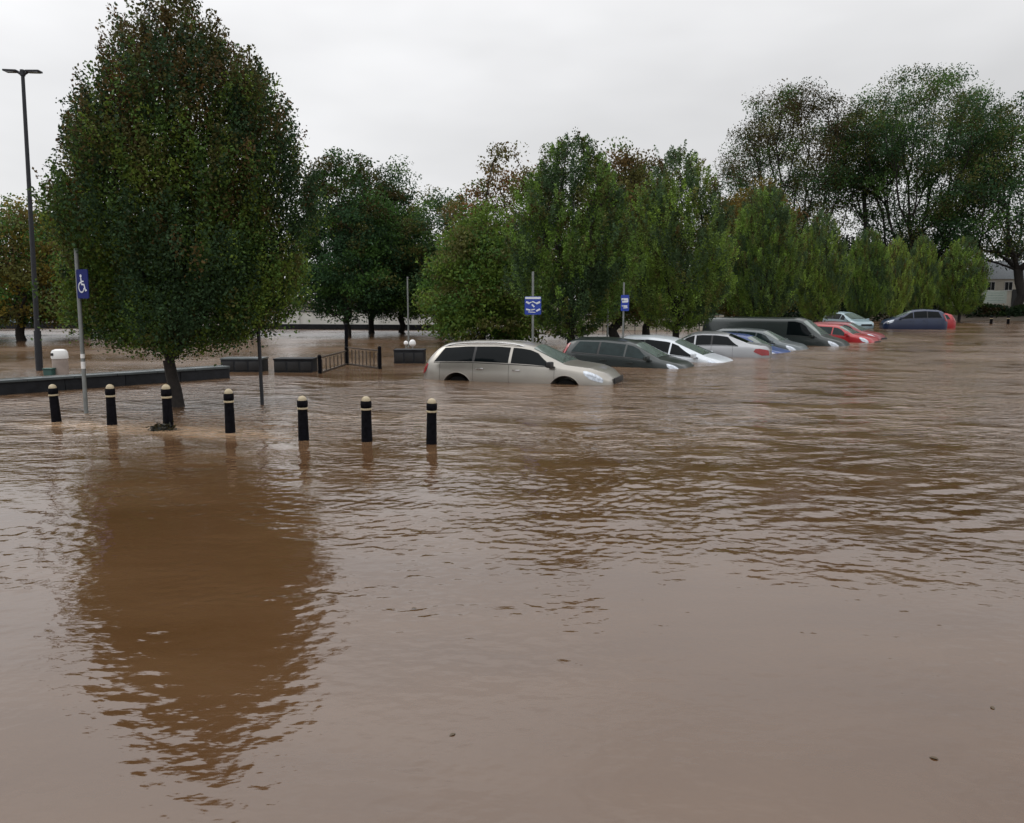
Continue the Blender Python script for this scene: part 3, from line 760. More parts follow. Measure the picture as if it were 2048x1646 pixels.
def sign_post(px, ytop, Y, w, h, ypanel, yaw, label, marks, name='sign_post', xoff=0, m='sign_blue'):
    p = at_depth(px, ytop, Y)
    r = empty(name, (p.x, Y, 0), 0, label, 'sign')
    MB().tube((0, 0, -1), (0, 0, p.z), .03, n=12).build('post', M['galv'], r)
    z = at_depth(px, ypanel, Y).z
    mb = MB(); mb.prism([(x + xoff, zz) for x, zz in rounded(w, h, .03)], 0, .012)
    sb = mb.build('sign_panel', M[m], r, (0, -.042, z), ang=30); sb.rotation_euler = (0, 0, yaw)
    for k, (x0, z0, x1, z1, wd) in enumerate(marks):
        mb = MB(); stroke(mb, [(x0 + xoff, z0), (x1 + xoff, z1)], wd, -.001 - .0004 * k); mb.build('sign_mark', M['sign_white'], sb)
    for dz in (.1, -.1): MB().box((0, -.02, z + dz), (.09, .05, .03), bevel=.004).build('clamp', M['galv'], r)
    return r
marks1 = [(-.19, .20, .19, .20, .055), (-.17, .09, -.10, .06, .05), (-.13, .05, -.02, .10, .028), (.0, .105, .10, .05, .028), (.11, .06, .18, .09, .05), (-.02, .02, .03, -.03, .04),
          (-.17, -.10, -.08, -.12, .04), (-.04, -.12, .05, -.10, .024), (.10, -.14, .18, -.10, .045), (-.12, -.17, .06, -.18, .02)]
sign_post(1066, 543, 21.6, .44, .48, 611, R(-6), 'square blue parking sign on a pale pole above the beige estate car', marks1)
marks2 = [(-.10, .12, .10, .12, .07), (-.08, .04, .09, .05, .06), (.10, .12, .10, .04, .05), (-.09, -.10, .08, -.10, .05), (-.04, -.16, .10, -.15, .03)]
sign_post(1248, 565, 26.5, .30, .52, 606, R(-38), 'narrow blue parking sign on a pale pole behind the dark hatchback', marks2, xoff=.04)
p = at_depth(1216, 598, 29)
r = empty('short_post', (p.x, 29, 0), 0, 'short pale metal post left of the narrow blue parking sign', 'post')
MB().tube((0, 0, -1), (0, 0, p.z), .035, n=10).build('shaft', M['galv'], r)
MB().lathe([(.035, p.z), (.042, p.z), (.042, p.z + .04), (0, p.z + .06)]).build('cap', M['white_plastic'], r)

p = at_depth(815, 556, 34)
r = empty('thin_pole', (p.x, 34, 0), 0, 'thin pale pole standing in front of the dark trees left of the estate car', 'pole')
MB().tube((0, 0, -1), (.0, 0, p.z), .04, .032, n=10).build('shaft', M['galv'], r)
MB().lathe([(.032, p.z), (.04, p.z), (.04, p.z + .03), (0, p.z + .05)]).build('cap', M['galv'], r)

# street lamps
def street_lamp(px0, ytop, Y, base_px, arms, label, rz=0, rt=.045, rb=.068):
    b = at_depth(base_px, 740, Y); t = at_depth(px0, ytop, Y)
    r = empty('street_lamp', (b.x, Y, 0), 0, label, 'street lamp', None)
    r.rotation_euler = (0, math.atan2(t.x - b.x, t.z), 0)
    h = t.z
    MB().tube((0, 0, -1), (0, 0, 1.1), rb * 1.35, n=14).tube((0, 0, 1.1), (0, 0, h - .05), rb, rt, n=14).build('column', M['dark_steel'], r)
    for s in arms:
        mb = MB(); mb.tube((s * .04, 0, h - .08), (s * .14, 0, h - .02), .035, n=8)
        mb.box((s * .30, 0, h - .005), (.36, .22, .05), (0, s * -.02, 0), bevel=.015)
        lp = mb.build('lamp_head', M['dark_steel'], r)
        MB().box((s * .32, 0, h - .034), (.24, .16, .008)).build('lens', M['clear_lamp'], lp)
    MB().lathe([(rt + .02, h - .12), (rt + .02, h + .03), (0, h + .05)], 14).build('cap', M['dark_steel'], r)
    return r
street_lamp(45, 142, 22.3, 79, (-1, 1), 'tall black lamp post with two flat heads on the left')

# ------------------------------------------------------------------ low stone wall, blocks, cabinet, railing
def slab_wall(name, a, b, h, th, label, cat, coping=True):
    a, b = Vector(a), Vector(b); d = b - a; L_ = d.length
    r = empty(name, a, math.atan2(d.y, d.x), label, cat)
    mb = MB(); n = max(1, int(L_ / 1.1)); rng = random.Random(4)
    for k in range(n):
        mb.box((L_ * (k + .5) / n, 0, h / 2 - .5), (L_ / n - .008, th, h + 1.0), bevel=.012)
    mb.build('stonework', M['wet_stone'], r)
    if coping:
        mb = MB()
        m = max(1, int(L_ / .9))
        for k in range(m): mb.box((L_ * (k + .5) / m, 0, h + .033), (L_ / m - .006, th + .06, .06 + rng.uniform(-.004, .004)), bevel=.012)
        mb.build('coping', M['wet_coping'], r)
    return r
wa = on_water(-160, 800); wb = on_water(452, 755)
wh = at_depth(0, 764, on_water(0, 789).y).z
slab_wall('stone_wall', (wa.x, wa.y, 0), (wb.x, wb.y, 0), .24, .42, 'low dark stone wall with wet pale coping running left behind the big tree', 'wall')
def block(pxl, pxr, ytop, ybot, label, depth=.6):
    a = on_water(pxl, ybot); b = on_water(pxr, ybot); h = at_depth(pxl, ytop, a.y).z
    w = b.x - a.x
    r = empty('planter_block', ((a.x + b.x) / 2, a.y + depth / 2, 0), 0, label, 'planter', 'dark blocks standing in the water')
    MB().box((0, 0, (h - .05) / 2 - .4), (w, depth, h - .05 + .8), bevel=.02).build('body', M['wet_stone'], r)
    MB().box((0, 0, h - .026), (w + .03, depth + .03, .05), bevel=.012).build('top_slab', M['wet_coping'] if pxl < 500 else M['wet_stone'], r)
    mb = MB()
    for k in range(3): mb.box((-w / 2 + w * (k + .5) / 3, -depth / 2 - .006, (h - .05) * .5), (w / 3 - .05, .012, h * .62), bevel=.004)
    mb.build('face_panels', M['trim'], r)
    return r
block(442, 524, 716, 744, 'dark block with wet top at the end of the stone wall')
block(548, 625, 717, 745, 'dark block standing alone right of the thin black post')
block(788, 848, 699, 727, 'dark block just behind the tail of the beige estate car')

p = on_water(122, 748)
r = empty('service_pillar', (p.x, p.y, 0), 0, 'white round topped pillar standing behind the low stone wall', 'pillar')
hp = at_depth(122, 698, p.y).z
MB().lathe([(.0, -.6), (.19, -.6), (.19, hp * .62)]).build('base', M['grey_plastic'], r)
MB().lathe([(.2, hp * .62), (.205, hp * .66), (.2, hp * .86), (.17, hp * .95), (.1, hp * .99), (0, hp)]).build('cover', M['white_plastic'], r)
MB().box((-.09, -.185, hp * .8), (.07, .05, .07), bevel=.01).build('hatch', M['trim'], r)
p = on_water(86, 752)
r = empty('green_box', (p.x, p.y + .3, 0), 0, 'small dark green box beside the white pillar', 'box')
MB().box((0, 0, -.1), (.22, .2, .5), bevel=.02).build('body', mat('dark green plastic', (.02, .07, .06), .5), r)
MB().box((0, 0, .165), (.25, .23, .03), bevel=.01).build('lid', mat('green plastic', (.03, .09, .075), .5), r)

def railing(p0, p1, h, n, label, post_h, m='brown_rail'):
    p0, p1 = Vector(p0), Vector(p1); d = p1 - p0; Ln = d.length
    r = empty('railing', p0, math.atan2(d.y, d.x), label, 'railing', 'low railings in the water')
    MB().box((Ln / 2, 0, h), (Ln, .045, .04), bevel=.008).build('top_rail', M[m], r)
    MB().box((Ln / 2, 0, .02), (Ln, .05, .05), bevel=.01).build('bottom_rail', M[m], r)
    for k in range(n):
        x = Ln * (k + .5) / n
        MB().box((x, 0, h / 2 - .2), (.026, .026, h + .3), bevel=.004).build('slat', M[m], r)
    MB().tube((0, 0, -.6), (0, 0, post_h), .05, n=10).sphere((0, 0, post_h), .056, n=10).build('post', M['black_iron'], r)
    MB().tube((Ln, 0, -.6), (Ln, 0, h + .08), .05, n=10).sphere((Ln, 0, h + .08), .056, n=10).build('post', M['black_iron'], r)
a = on_water(640, 747); b = on_water(694, 729); c = on_water(760, 738)
railing((a.x, a.y, 0), (b.x, b.y - .05, 0), .42, 7, 'brown slatted railing running back from the dark block', .45)
railing((b.x, b.y, 0), (c.x, c.y, 0), .52, 9, 'brown slatted railing between the tall black post and the short black post', 1.2)
for px, sz, lab in ((812, .075, 'smaller greyish white float beside the bright white one'), (825, .115, 'bright white rounded float behind the dark block at the estate tail')):
    p = at_depth(px, 686, 27)
    r = empty('float', (p.x, 27, 0), 0, lab, 'float')
    r.location.z = p.z - sz
    MB().lathe([(0, 0), (sz * .6, .01), (sz, sz * .6), (sz, sz * 1.2), (sz * .7, sz * 1.75), (sz * .25, sz * 2), (0, sz * 2)], 16).build('body', M['white_plastic'], r)
    MB().tube((0, 0, -p.z + sz - .8), (0, 0, .02), .025, n=8).build('stem', M['galv'], r)

# ------------------------------------------------------------------ far side: walls, house, posts
def render_wall(name, p0, p1, h, th, m, label, base_m=None):
    p0, p1 = Vector(p0), Vector(p1); d = p1 - p0
    r = empty(name, p0, math.atan2(d.y, d.x), label, 'wall')
    n = max(2, int(d.length / 4))
    mb = MB()
    for k in range(n): mb.box((d.length * (k + .5) / n, 0, h / 2 - .5), (d.length / n, th, h + 1))
    mb.build('wall_face', M[m], r, smooth=False)
    mb = MB()
    for k in range(n + 1): mb.box((d.length * k / n, -th / 2 - .05, h / 2 - .5), (.35, .1, h + 1.02))
    mb.build('piers', M[m], r, smooth=False)
    MB().box((d.length / 2, 0, h + .04), (d.length + .1, th + .14, .08)).build('coping', M['wet_coping'], r, smooth=False)
    return r
X_ = lambda px, Y: at_depth(px, 640, Y).x
render_wall('boundary_wall', (X_(500, 66), 66, 0), (X_(910, 62), 62, 0), 1.15, .3, 'pale_wall', 'long pale wall seen under the dark tree crowns in the middle')
slab_wall('kerb_wall', (X_(500, 58), 58, 0), (X_(925, 55), 55, 0), .36, .4, 'low dark wall along the far water edge in front of the pale wall', 'wall', False)
render_wall('garden_wall', (X_(1095, 54), 54, 0), (X_(1440, 56), 56, 0), 1.0, .3, 'cream_wall', 'cream wall seen between the trunks behind the dark hatchback')
slab_wall('kerb_wall', (X_(-260, 56), 56, 0), (X_(190, 60), 60, 0), .42, .4, 'low dark wall along the far water edge at the left edge of the photo', 'wall', False)
r = empty('metal_fence', (X_(1120, 53), 53, 0), 0, 'thin dark metal fence along the cream wall', 'fence')
Lf = X_(1420, 53) - X_(1120, 53)
mb = MB(); mb.box((Lf / 2, 0, 1.15), (Lf, .04, .04)).box((Lf / 2, 0, .35), (Lf, .04, .04))
mb.build('rails', M['dark_steel'], r, smooth=False)
mb = MB()
for k in range(15): mb.box((Lf * k / 14, -.045, .3), (.05, .05, 1.9))
mb.build('uprights', M['dark_steel'], r, smooth=False)

def house(px, Y, w, d, zg, zeave, zridge, label):
    x = at_depth(px, 600, Y).x
    r = empty('house', (x, Y, 0), R(-8), label, 'house')
    MB().box((0, 0, (zeave + zg) / 2 - .5), (w, d, zeave - zg + 1)).build('wall', M['cream_wall'], r, smooth=False)
    mb = MB(); o = .35
    mb.prism([(-w / 2 - o, zeave), (w / 2 + o, zeave), (w / 2 + o, zeave + .12), (w / 2 - 1.2, zridge), (-w / 2 + 1.2, zridge), (-w / 2 - o, zeave + .12)], -.01, .01)
    mb.bm.free(); mb = MB()
    e = [(-w / 2 - o, -d / 2 - o), (w / 2 + o, -d / 2 - o), (w / 2 + o, d / 2 + o), (-w / 2 - o, d / 2 + o)]
    v = [mb.bm.verts.new((a, b, zeave)) for a, b in e]; u = [mb.bm.verts.new((-w / 2 + .6, 0, zridge)), mb.bm.verts.new((w / 2 - .6, 0, zridge))]
    for f in ((v[0], v[1], u[1], u[0]), (v[1], v[2], u[1]), (v[2], v[3], u[0], u[1]), (v[3], v[0], u[0]), (v[3], v[2], v[1], v[0])): mb.bm.faces.new(f)
    rf = mb.build('roof', M['slate'], r, smooth=False)
    MB().box((-w / 2 + 1, 0, zridge + .3), (.6, .5, 1.2)).build('chimney', M['cream_wall'], rf, smooth=False)
    for wx, wz, ww, wh in ((w * .32, zg + 2.35, .9, 1.1), (w * .02, zg + 2.35, .9, 1.1), (-w * .3, zg + 2.35, .9, 1.1)):
        f = MB().box((wx, -d / 2 - .02, wz), (ww, .06, wh)).build('window', M['white_plastic'], r, smooth=False)
        MB().box((wx - ww * .24, -d / 2 - .056, wz), (ww * .42, .014, wh * .86)).box((wx + ww * .24, -d / 2 - .056, wz), (ww * .42, .014, wh * .86)).build('pane', M['glass'], f, smooth=False)
    MB().box((w * .17, -d / 2 - .03, zg + .95), (.95, .08, 2.0)).build('door', M['trim'], r, smooth=False)
    return r
house(1990, 101, 6.2, 6, 1.5, 4.7, 7.0, 'pale house with a grey slate roof at the right edge beyond the hedge')
pa = at_depth(1990, 594, 91)
r = empty('notice_board', (pa.x, 91, 0), R(-4), 'wide pale green notice board on legs in front of the house', 'sign')
MB().box((0, 0, pa.z), (2.5, .08, 1.45), bevel=.01).build('panel', M['board'], r)
mb = MB()
for k in range(4): mb.box((0, -.044, pa.z + .45 - .28 * k), (2.0 - .3 * (k % 2), .006, .07))
mb.build('text_lines', mat('faded green', (.25, .33, .28), .6), r)
for s in (-1, 1): MB().box((s * 1.0, .02, pa.z / 2 - .3), (.1, .1, pa.z + .6)).build('leg', M['cream_paint'], r)
for px, lab in ((1982, 'dark short post in the far water left of its twin, below the notice board'), (2016, 'dark short post in the far water right of its twin, near the right edge')):
    p = on_water(px, 648)
    r = empty('marker_post', (p.x, p.y, 0), 0, lab, 'post', 'dark posts in the far water')
    MB().lathe([(0, -1), (.13, -1), (.11, .55), (.12, .57), (.12, .66), (.06, .72), (0, .73)], 12).build('shaft', M['black_iron'], r)
    MB().lathe([(.112, .46), (.125, .465), (.125, .52), (.112, .525)], 12).build('band', M['cream_paint'], r)

# ------------------------------------------------------------------ cars
class Shape:
    """body surface of a car: point(x, v), v 0..1 sill to belt, 1..2 belt to roof edge, 2..3 roof edge to centre line"""
    def __init__(s, Lc, top, belt, edge, W, sill=.2, fine=.05, crown=.05, tail=.55, nose=.55):
        s.L = Lc; s.xs = np.linspace(-Lc / 2, Lc / 2, 241); s.W = W; s.sill = sill
        def f(k, sm):
            y = np.interp(s.xs, [a for a, _ in k], [b for _, b in k])
            n = max(1, int(sm / (Lc / 240))); g = np.exp(-np.linspace(-2, 2, 2 * n + 1) ** 2); g /= g.sum()
            return np.convolve(np.pad(y, n, mode='edge'), g, 'valid')
        s.zt, s.zb, s.we = f(top, fine * 1.6), f(belt, .12), f(edge, .1)
        u = np.abs(s.xs) / (Lc / 2)
        plan = 1 - .30 * np.clip((u - .72) / .28, 0, 1) ** 2.6
        s.wb = W / 2 * .965 * plan; s.ws = W / 2 * .93 * plan; s.wm = W / 2 * plan
        s.we = np.minimum(s.we * np.minimum(1, plan + .08), s.wb - .02)
        s.zb = np.minimum(s.zb, s.zt - .03)
        s.ze = s.zt - np.clip((s.zt - s.zb) * .16, .012, .085)
        s.zs = sill + .12 * np.clip((u - .9) / .1, 0, 1)
    def pt(s, x, v):
        x = np.asarray(x, float); v = np.asarray(v, float)
        g = lambda a: np.interp(x, s.xs, a)
        zs, zb, ze, zt, ws, wb, we, wm = map(g, (s.zs, s.zb, s.ze, s.zt, s.ws, s.wb, s.we, s.wm))
        t0 = np.clip(v, 0, 1); t1 = np.clip(v - 1, 0, 1); t2 = np.clip(v - 2, 0, 1)
        y0 = ws + (wb - ws) * t0 + (wm - (ws + wb) / 2) * 4 * t0 * (1 - t0); z0 = zs + (zb - zs) * t0
        y1 = wb + (we - wb) * t1 + .02 * 4 * t1 * (1 - t1) * np.clip((ze - zb) / .4, 0, 1); z1 = zb + (ze - zb) * t1
        y2 = we * (1 - t2); z2 = ze + (zt - ze) * (1 - (1 - t2) ** 2.4)
        y = np.where(v <= 1, y0, np.where(v <= 2, y1, y2)); z = np.where(v <= 1, z0, np.where(v <= 2, z1, z2))
        return np.stack([x + 0 * v, y, z], -1)
    def body(s):
        st = np.concatenate([[-s.L / 2], np.linspace(-s.L / 2 + .01, s.L / 2 - .01, 110), [s.L / 2]])
        vv = np.concatenate([np.linspace(0, 1, 12)[:-1], np.linspace(1, 2, 12)[:-1], np.linspace(2, 3, 12)])
        half = np.stack([s.pt(np.full(len(vv), x), vv) for x in st])          # stations x ring
        for _ in range(2): half[:, 1:-1] = .5 * half[:, 1:-1] + .25 * (half[:, :-2] + half[:, 2:])
        c = half.copy(); mid = (half[:, :1] * [1, 0, 1]) 
        for e, k in ((0, 1), (-1, -2)):                                        # pull the end ring in a touch: rounded bumper corners
            half[e] = half[k] * .6 + (half[k].mean(0, keepdims=True) * [1, 0, 1]) * .4
            half[e][:, 0] = half[k][:, 0] + (.035 if e else -.035)
        mir = half[:, ::-1] * [1, -1, 1]
        ring = np.concatenate([mid * [1, 1, 1], half, mir[:, 1:]], 1)
        ns, nr = ring.shape[:2]
        V = ring.reshape(-1, 3)
        i = np.arange(ns - 1)[:, None] * nr; j = np.arange(nr)[None]; j2 = (j + 1) % nr
        F = np.stack([i + j, i + j2, i + nr + j2, i + nr + j], -1).reshape(-1, 4).tolist()
        F.append(list(range(nr))); F.append(list(range((ns - 1) * nr, ns * nr))[::-1])
        me = bpy.data.meshes.new('body'); me.from_pydata(V.tolist(), [], F); me.update()
        bm = bmesh.new(); bm.from_mesh(me); bmesh.ops.remove_doubles(bm, verts=bm.verts, dist=1e-5); bmesh.ops.recalc_face_normals(bm, faces=bm.faces[:]); bm.to_mesh(me); bm.free()
        me.polygons.foreach_set('use_smooth', np.ones(len(me.polygons), bool)); me.set_sharp_from_angle(angle=R(50))
        return me
    def patch(s, rows, side=1, off=.008, nx=24, thick=.006):
        """rows: (v, x_left, x_right); a panel lying on the surface, with thickness"""
        rows = sorted(rows)
        vs = np.linspace(rows[0][0], rows[-1][0], 14)
        xl = np.interp(vs, [q[0] for q in rows], [q[1] for q in rows]); xr = np.interp(vs, [q[0] for q in rows], [q[2] for q in rows])
        X = xl[:, None] + (xr - xl)[:, None] * np.linspace(0, 1, nx)[None]; Vv = np.repeat(vs[:, None], nx, 1)
        return s._panel(X, Vv, side, off, thick)
    def _panel(s, X, Vv, side, off, thick):
        P = s.pt(X, Vv)
        e = 1e-3
        du = s.pt(X + .02, Vv) - s.pt(X - .02, Vv); dv = s.pt(X, np.clip(Vv + e, 0, 3)) - s.pt(X, np.clip(Vv - e, 0, 3))
        n = np.cross(du, dv); n /= np.linalg.norm(n, axis=-1, keepdims=True) + 1e-9
        if n[..., 1].mean() < 0 and n[..., 2].mean() < .5: n = -n
        if n[..., 2].mean() < -.2: n = -n
        A = P + n * off; B = P + n * (off - thick - .012)
        if side < 0: A, B = A * [1, -1, 1], B * [1, -1, 1]
        a, b = X.shape
        V = np.concatenate([A.reshape(-1, 3), B.reshape(-1, 3)])
        i = np.arange(a - 1)[:, None] * b + np.arange(b - 1)[None]; i = i.ravel()
        F = [np.stack([i, i + 1, i + b + 1, i + b], -1)]
        bd = np.concatenate([np.arange(b - 1), (np.arange(a - 1) + 1) * b - 1, (np.arange(b - 1, 0, -1)) + (a - 1) * b, np.arange(a - 1, 0, -1) * b])
        bd2 = np.roll(bd, -1); F.append(np.stack([bd, bd + a * b, bd2 + a * b, bd2], -1))
        return s._close(V, F, n * ([1, -1, 1] if side < 0 else [1, 1, 1]))
    @staticmethod
    def _close(V, F, n):
        me = mesh_np('panel', V, np.concatenate(F), True)
        bm = bmesh.new(); bm.from_mesh(me); bmesh.ops.recalc_face_normals(bm, faces=bm.faces[:])
        bm.faces.ensure_lookup_table(); k = len(F[0]); m = Vector(n.reshape(-1, 3).mean(0))
        if sum(bm.faces[i].normal.dot(m) for i in range(k)) < 0: bmesh.ops.reverse_faces(bm, faces=bm.faces[:])
        bm.to_mesh(me); bm.free()
        me.set_sharp_from_angle(angle=R(40))
        return me
    def top_patch(s, x0, x1, inset=.06, off=.008, k=1.0):
        """panel across the car from edge to edge (windscreen, rear window)"""
        X, T = np.meshgrid(np.linspace(x0, x1, 16), np.linspace(-1, 1, 25), indexing='ij')
        w = np.interp(X, s.xs, s.we); y = T * (w - inset) * k
        t2 = 1 - np.abs(y) / w
        P = s.pt(X, 2 + t2); P[..., 1] = y
        n = np.gradient(P, axis=0); m = np.gradient(P, axis=1); q = np.cross(n, m); q /= np.linalg.norm(q, axis=-1, keepdims=True) + 1e-9
        if q[..., 2].mean() < 0: q = -q
        A = P + q * off; B = P + q * (off - .018)
        a, b = X.shape
        V = np.concatenate([A.reshape(-1, 3), B.reshape(-1, 3)])
        i = (np.arange(a - 1)[:, None] * b + np.arange(b - 1)[None]).ravel()
        F = [np.stack([i, i + 1, i + b + 1, i + b], -1)]
        bd = np.concatenate([np.arange(b - 1), (np.arange(a - 1) + 1) * b - 1, (np.arange(b - 1, 0, -1)) + (a - 1) * b, np.arange(a - 1, 0, -1) * b])
        bd2 = np.roll(bd, -1); F.append(np.stack([bd, bd + a * b, bd2 + a * b, bd2], -1))
        return s._close(V, F, q)

SHAPES = {
 'estate': dict(L=4.78, W=1.83,
   top=[(-2.39, .80), (-2.31, .98), (-2.0, 1.33), (-1.86, 1.41), (-1.2, 1.475), (-.4, 1.49), (.2, 1.455), (.45, 1.41), (1.28, 1.0), (1.36, .985), (1.9, .925), (2.2, .83), (2.39, .66)],
   belt=[(-2.39, .72), (-2.2, .93), (-1.0, .945), (1.2, .90), (1.9, .80), (2.39, .6)],
   edge=[(-2.39, .66), (-2.0, .60), (-1, .61), (.4, .59), (1.28, .72), (1.4, .76), (2.0, .70), (2.39, .55)],
   side=[(-2.0, -.98, 'r'), (-.92, -.06, 'm'), (.01, 1.12, 'f')], ws=(.50, 1.24), rw=(-2.3, -2.02), rails=True, head=(1.78, 2.24), tailv=(.62, 1.5)),
 'hatch': dict(L=4.0, W=1.74,
   top=[(-2.0, .85), (-1.93, 1.05), (-1.72, 1.36), (-1.5, 1.44), (-.6, 1.49), (.1, 1.46), (.32, 1.42), (1.12, 1.02), (1.2, 1.0), (1.65, .92), (1.85, .84), (2.0, .66)],
   belt=[(-2.0, .80), (-1.7, .98), (-.5, .95), (1.05, .92), (1.6, .82), (2.0, .62)],
   edge=[(-2.0, .62), (-1.6, .57), (-.6, .58), (.3, .57), (1.12, .68), (1.25, .72), (1.7, .66), (2.0, .52)],
   side=[(-1.55, -.72, 'r'), (-.66, .1, 'm'), (.16, 1.0, 'f')], ws=(.38, 1.08), rw=(-1.92, -1.72), rails=False, head=(1.42, 1.84), tailv=(.9, 1.85)),
 'onebox': dict(L=4.2, W=1.76,
   top=[(-2.1, .85), (-2.0, 1.1), (-1.8, 1.42), (-1.5, 1.52), (-.6, 1.57), (.0, 1.53), (.2, 1.49), (1.3, 1.03), (1.4, 1.0), (1.8, .90), (1.95, .83), (2.1, .66)],
   belt=[(-2.1, .80), (-1.8, .98), (-.5, .96), (1.2, .93), (1.7, .82), (2.1, .62)],
   edge=[(-2.1, .64), (-1.6, .58), (-.6, .59), (.2, .57), (1.3, .70), (1.4, .74), (1.8, .68), (2.1, .54)],
   side=[(-1.65, -.75, 'r'), (-.69, .15, 'm'), (.21, 1.16, 'f')], ws=(.27, 1.26), rw=(-2.0, -1.82), rails=False, head=(1.45, 1.92), tailv=(.9, 1.7)),
 'saloon': dict(L=4.6, W=1.8,
   top=[(-2.3, .90), (-2.2, 1.0), (-1.75, 1.06), (-1.62, 1.08), (-.85, 1.40), (-.5, 1.455), (.0, 1.465), (.3, 1.43), (1.15, 1.0), (1.25, .98), (1.9, .90), (2.15, .80), (2.3, .66)],
   belt=[(-2.3, .84), (-1.7, .97), (-.5, .96), (1.1, .90), (1.8, .80), (2.3, .6)],
   edge=[(-2.3, .66), (-1.7, .72), (-1.55, .68), (-.8, .57), (.2, .57), (1.15, .70), (1.3, .74), (1.9, .68), (2.3, .54)],
   side=[(-1.28, -.40, 'r'), (-.34, .18, 'm'), (.24, 1.02, 'f')], ws=(.38, 1.1), rw=(-1.55, -.92), rails=False, head=(1.65, 2.14), tailv=(.60, .98)),
 'van': dict(L=5.8, W=1.95,
   top=[(-2.9, 1.5), (-2.86, 1.88), (-2.7, 1.95), (-1, 1.98), (1.0, 1.97), (1.25, 1.90), (2.02, 1.22), (2.1, 1.18), (2.55, 1.06), (2.75, .96), (2.9, .74)],
   belt=[(-2.9, 1.1), (-2.6, 1.16), (1.9, 1.12), (2.4, .95), (2.9, .7)],
   edge=[(-2.9, .76), (-2.6, .78), (1.1, .76), (2.0, .80), (2.1, .82), (2.6, .74), (2.9, .6)],
   side=[(.72, 1.90, 'f')], ws=(1.3, 1.98), rw=None, rails=False, head=(2.3, 2.72), tailv=(.6, 1.2)),
}
def make_car(name, kind, paint_m, label, cat, centre, yaw, depth, wheels=False, scale=1.0, pitch=0., roll=0., door=True, group='cars standing in the flood', detail=True):
    d = SHAPES[kind]
    s = Shape(d['L'], d['top'], d['belt'], d['edge'], d['W'], crown=.05)
    r = empty(name, (centre[0], centre[1], -depth), yaw, label, cat, group)
    r.rotation_euler = (roll, pitch, yaw); r.scale = scale if isinstance(scale, tuple) else (scale,) * 3
    body = link('body', s.body(), M[paint_m], r)
    if wheels:
        cut = MB()
        for wx in (d['L'] * .285, -d['L'] * .285):
            cut.tube((wx, -1.3, .335), (wx, 1.3, .335), .392, n=48)
        co = cut.build('cutter', None, r); bpy.context.view_layer.update()
        md = body.modifiers.new('arch', 'BOOLEAN'); md.object = co; md.operation = 'DIFFERENCE'; md.solver = 'EXACT'
        dg = bpy.context.evaluated_depsgraph_get()
        nm = bpy.data.meshes.new_from_object(body.evaluated_get(dg))
        body.modifiers.clear(); body.data = nm
        nm.polygons.foreach_set('use_smooth', np.ones(len(nm.polygons), bool)); nm.set_sharp_from_angle(angle=R(40))
        bpy.data.objects.remove(co)
        for wx in (d['L'] * .285, -d['L'] * .285):
            for sd in (1, -1):
                y0 = sd * (d['W'] / 2 - .16)
                w = empty('wheel', (wx, y0, .315)); w.parent = r
                MB().lathe([(.2, -.1), (.29, -.1), (.315, -.07), (.318, 0), (.315, .07), (.29, .1), (.2, .1)], 32).build('tyre', M['tyre'], w).rotation_euler = (R(90), 0, 0)
                MB().lathe([(0, -.03), (.05, .05), (.17, .045), (.2, .08), (.2, -.08), (0, -.08)], 20).build('rim', M['rim'], w).rotation_euler = (R(-90 * sd), 0, 0)
        # arch lips
        for wx in (d['L'] * .285, -d['L'] * .285):
            for sd in (1, -1):
                mb = MB(); pr = None
                for k in range(15):
                    a = R(12 + 156 * k / 14); x = wx + .40 * math.cos(a); z = .335 + .40 * math.sin(a)
                    zb = float(np.interp(x, s.xs, s.zb)); v = (z - s.sill) / (zb - s.sill)
                    p = s.pt(x, v); p = Vector((x, sd * (p[1] + .002), z))
                    if pr is not None: mb.tube(pr, p, .011, n=6, caps=False)
                    pr = p
                mb.build('wheel_arch', M[paint_m], r)
    # glazing
    lo, hi = 1.13, 1.90
    for sd in (1, -1):
        for x0, x1, k in d['side']:
            n = 24
            X = np.linspace(x0, x1, n)[None].repeat(12, 0); T = np.linspace(0, 1, 12)[:, None].repeat(n, 1)
            V0 = np.full_like(X, lo); V1 = np.full_like(X, hi)
            # slanted ends: the pane lies under the roof line where that is lower than the glass
            if k == 'f':
                xa = X * 0 + x1; slope = x1 - d['ws'][0] - .10
                Xn = x0 + (X - x0) * (1 - T * min(.8, slope / (x1 - x0) * .92)); X = Xn
            if k == 'r':
                X = x1 + (X - x1) * (1 - T * (.22 if kind != 'saloon' else .42))
            me = s._panel(X, V0 + (V1 - V0) * T, sd, .007, .004)
            link('side_window', me, M['glass_teal' if kind == 'hatch' else 'glass'], r)
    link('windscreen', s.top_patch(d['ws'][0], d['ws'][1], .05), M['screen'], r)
    if d['rw']: link('rear_window', s.top_patch(d['rw'][0], d['rw'][1], .05, k=.95), M['glass'], r)
    # lamps
    for sd in (1, -1):
        x0, x1 = d['head']
        link('headlight', s.patch([(.80, x0 + .16, x1 - .02), (.93, x0 + .03, x1), (1.12, x0, x1 - .06), (1.3, x0 + .04, x1 - .14)], sd, .012), M['clear_lamp'], r)
        v0, v1 = d['tailv']; xe = -d['L'] / 2
        if kind == 'saloon': rows = [(.68, xe + .0, xe + .22), (.8, xe, xe + .50), (.95, xe + .02, xe + .44), (1.0, xe + .03, xe + .3)]
        elif kind in ('estate',): rows = [(.78, xe + .0, xe + .12), (.95, xe + .02, xe + .20), (1.12, xe + .06, xe + .18)]
        else: rows = [(v0, xe + .01, xe + .20), (1.2, xe + .08, xe + .27), (v1, xe + .24, xe + .36)]
        link('tail_light', s.patch(rows, sd, .012), M['red_lamp'], r)
        if kind in ('hatch', 'onebox'):
            pass
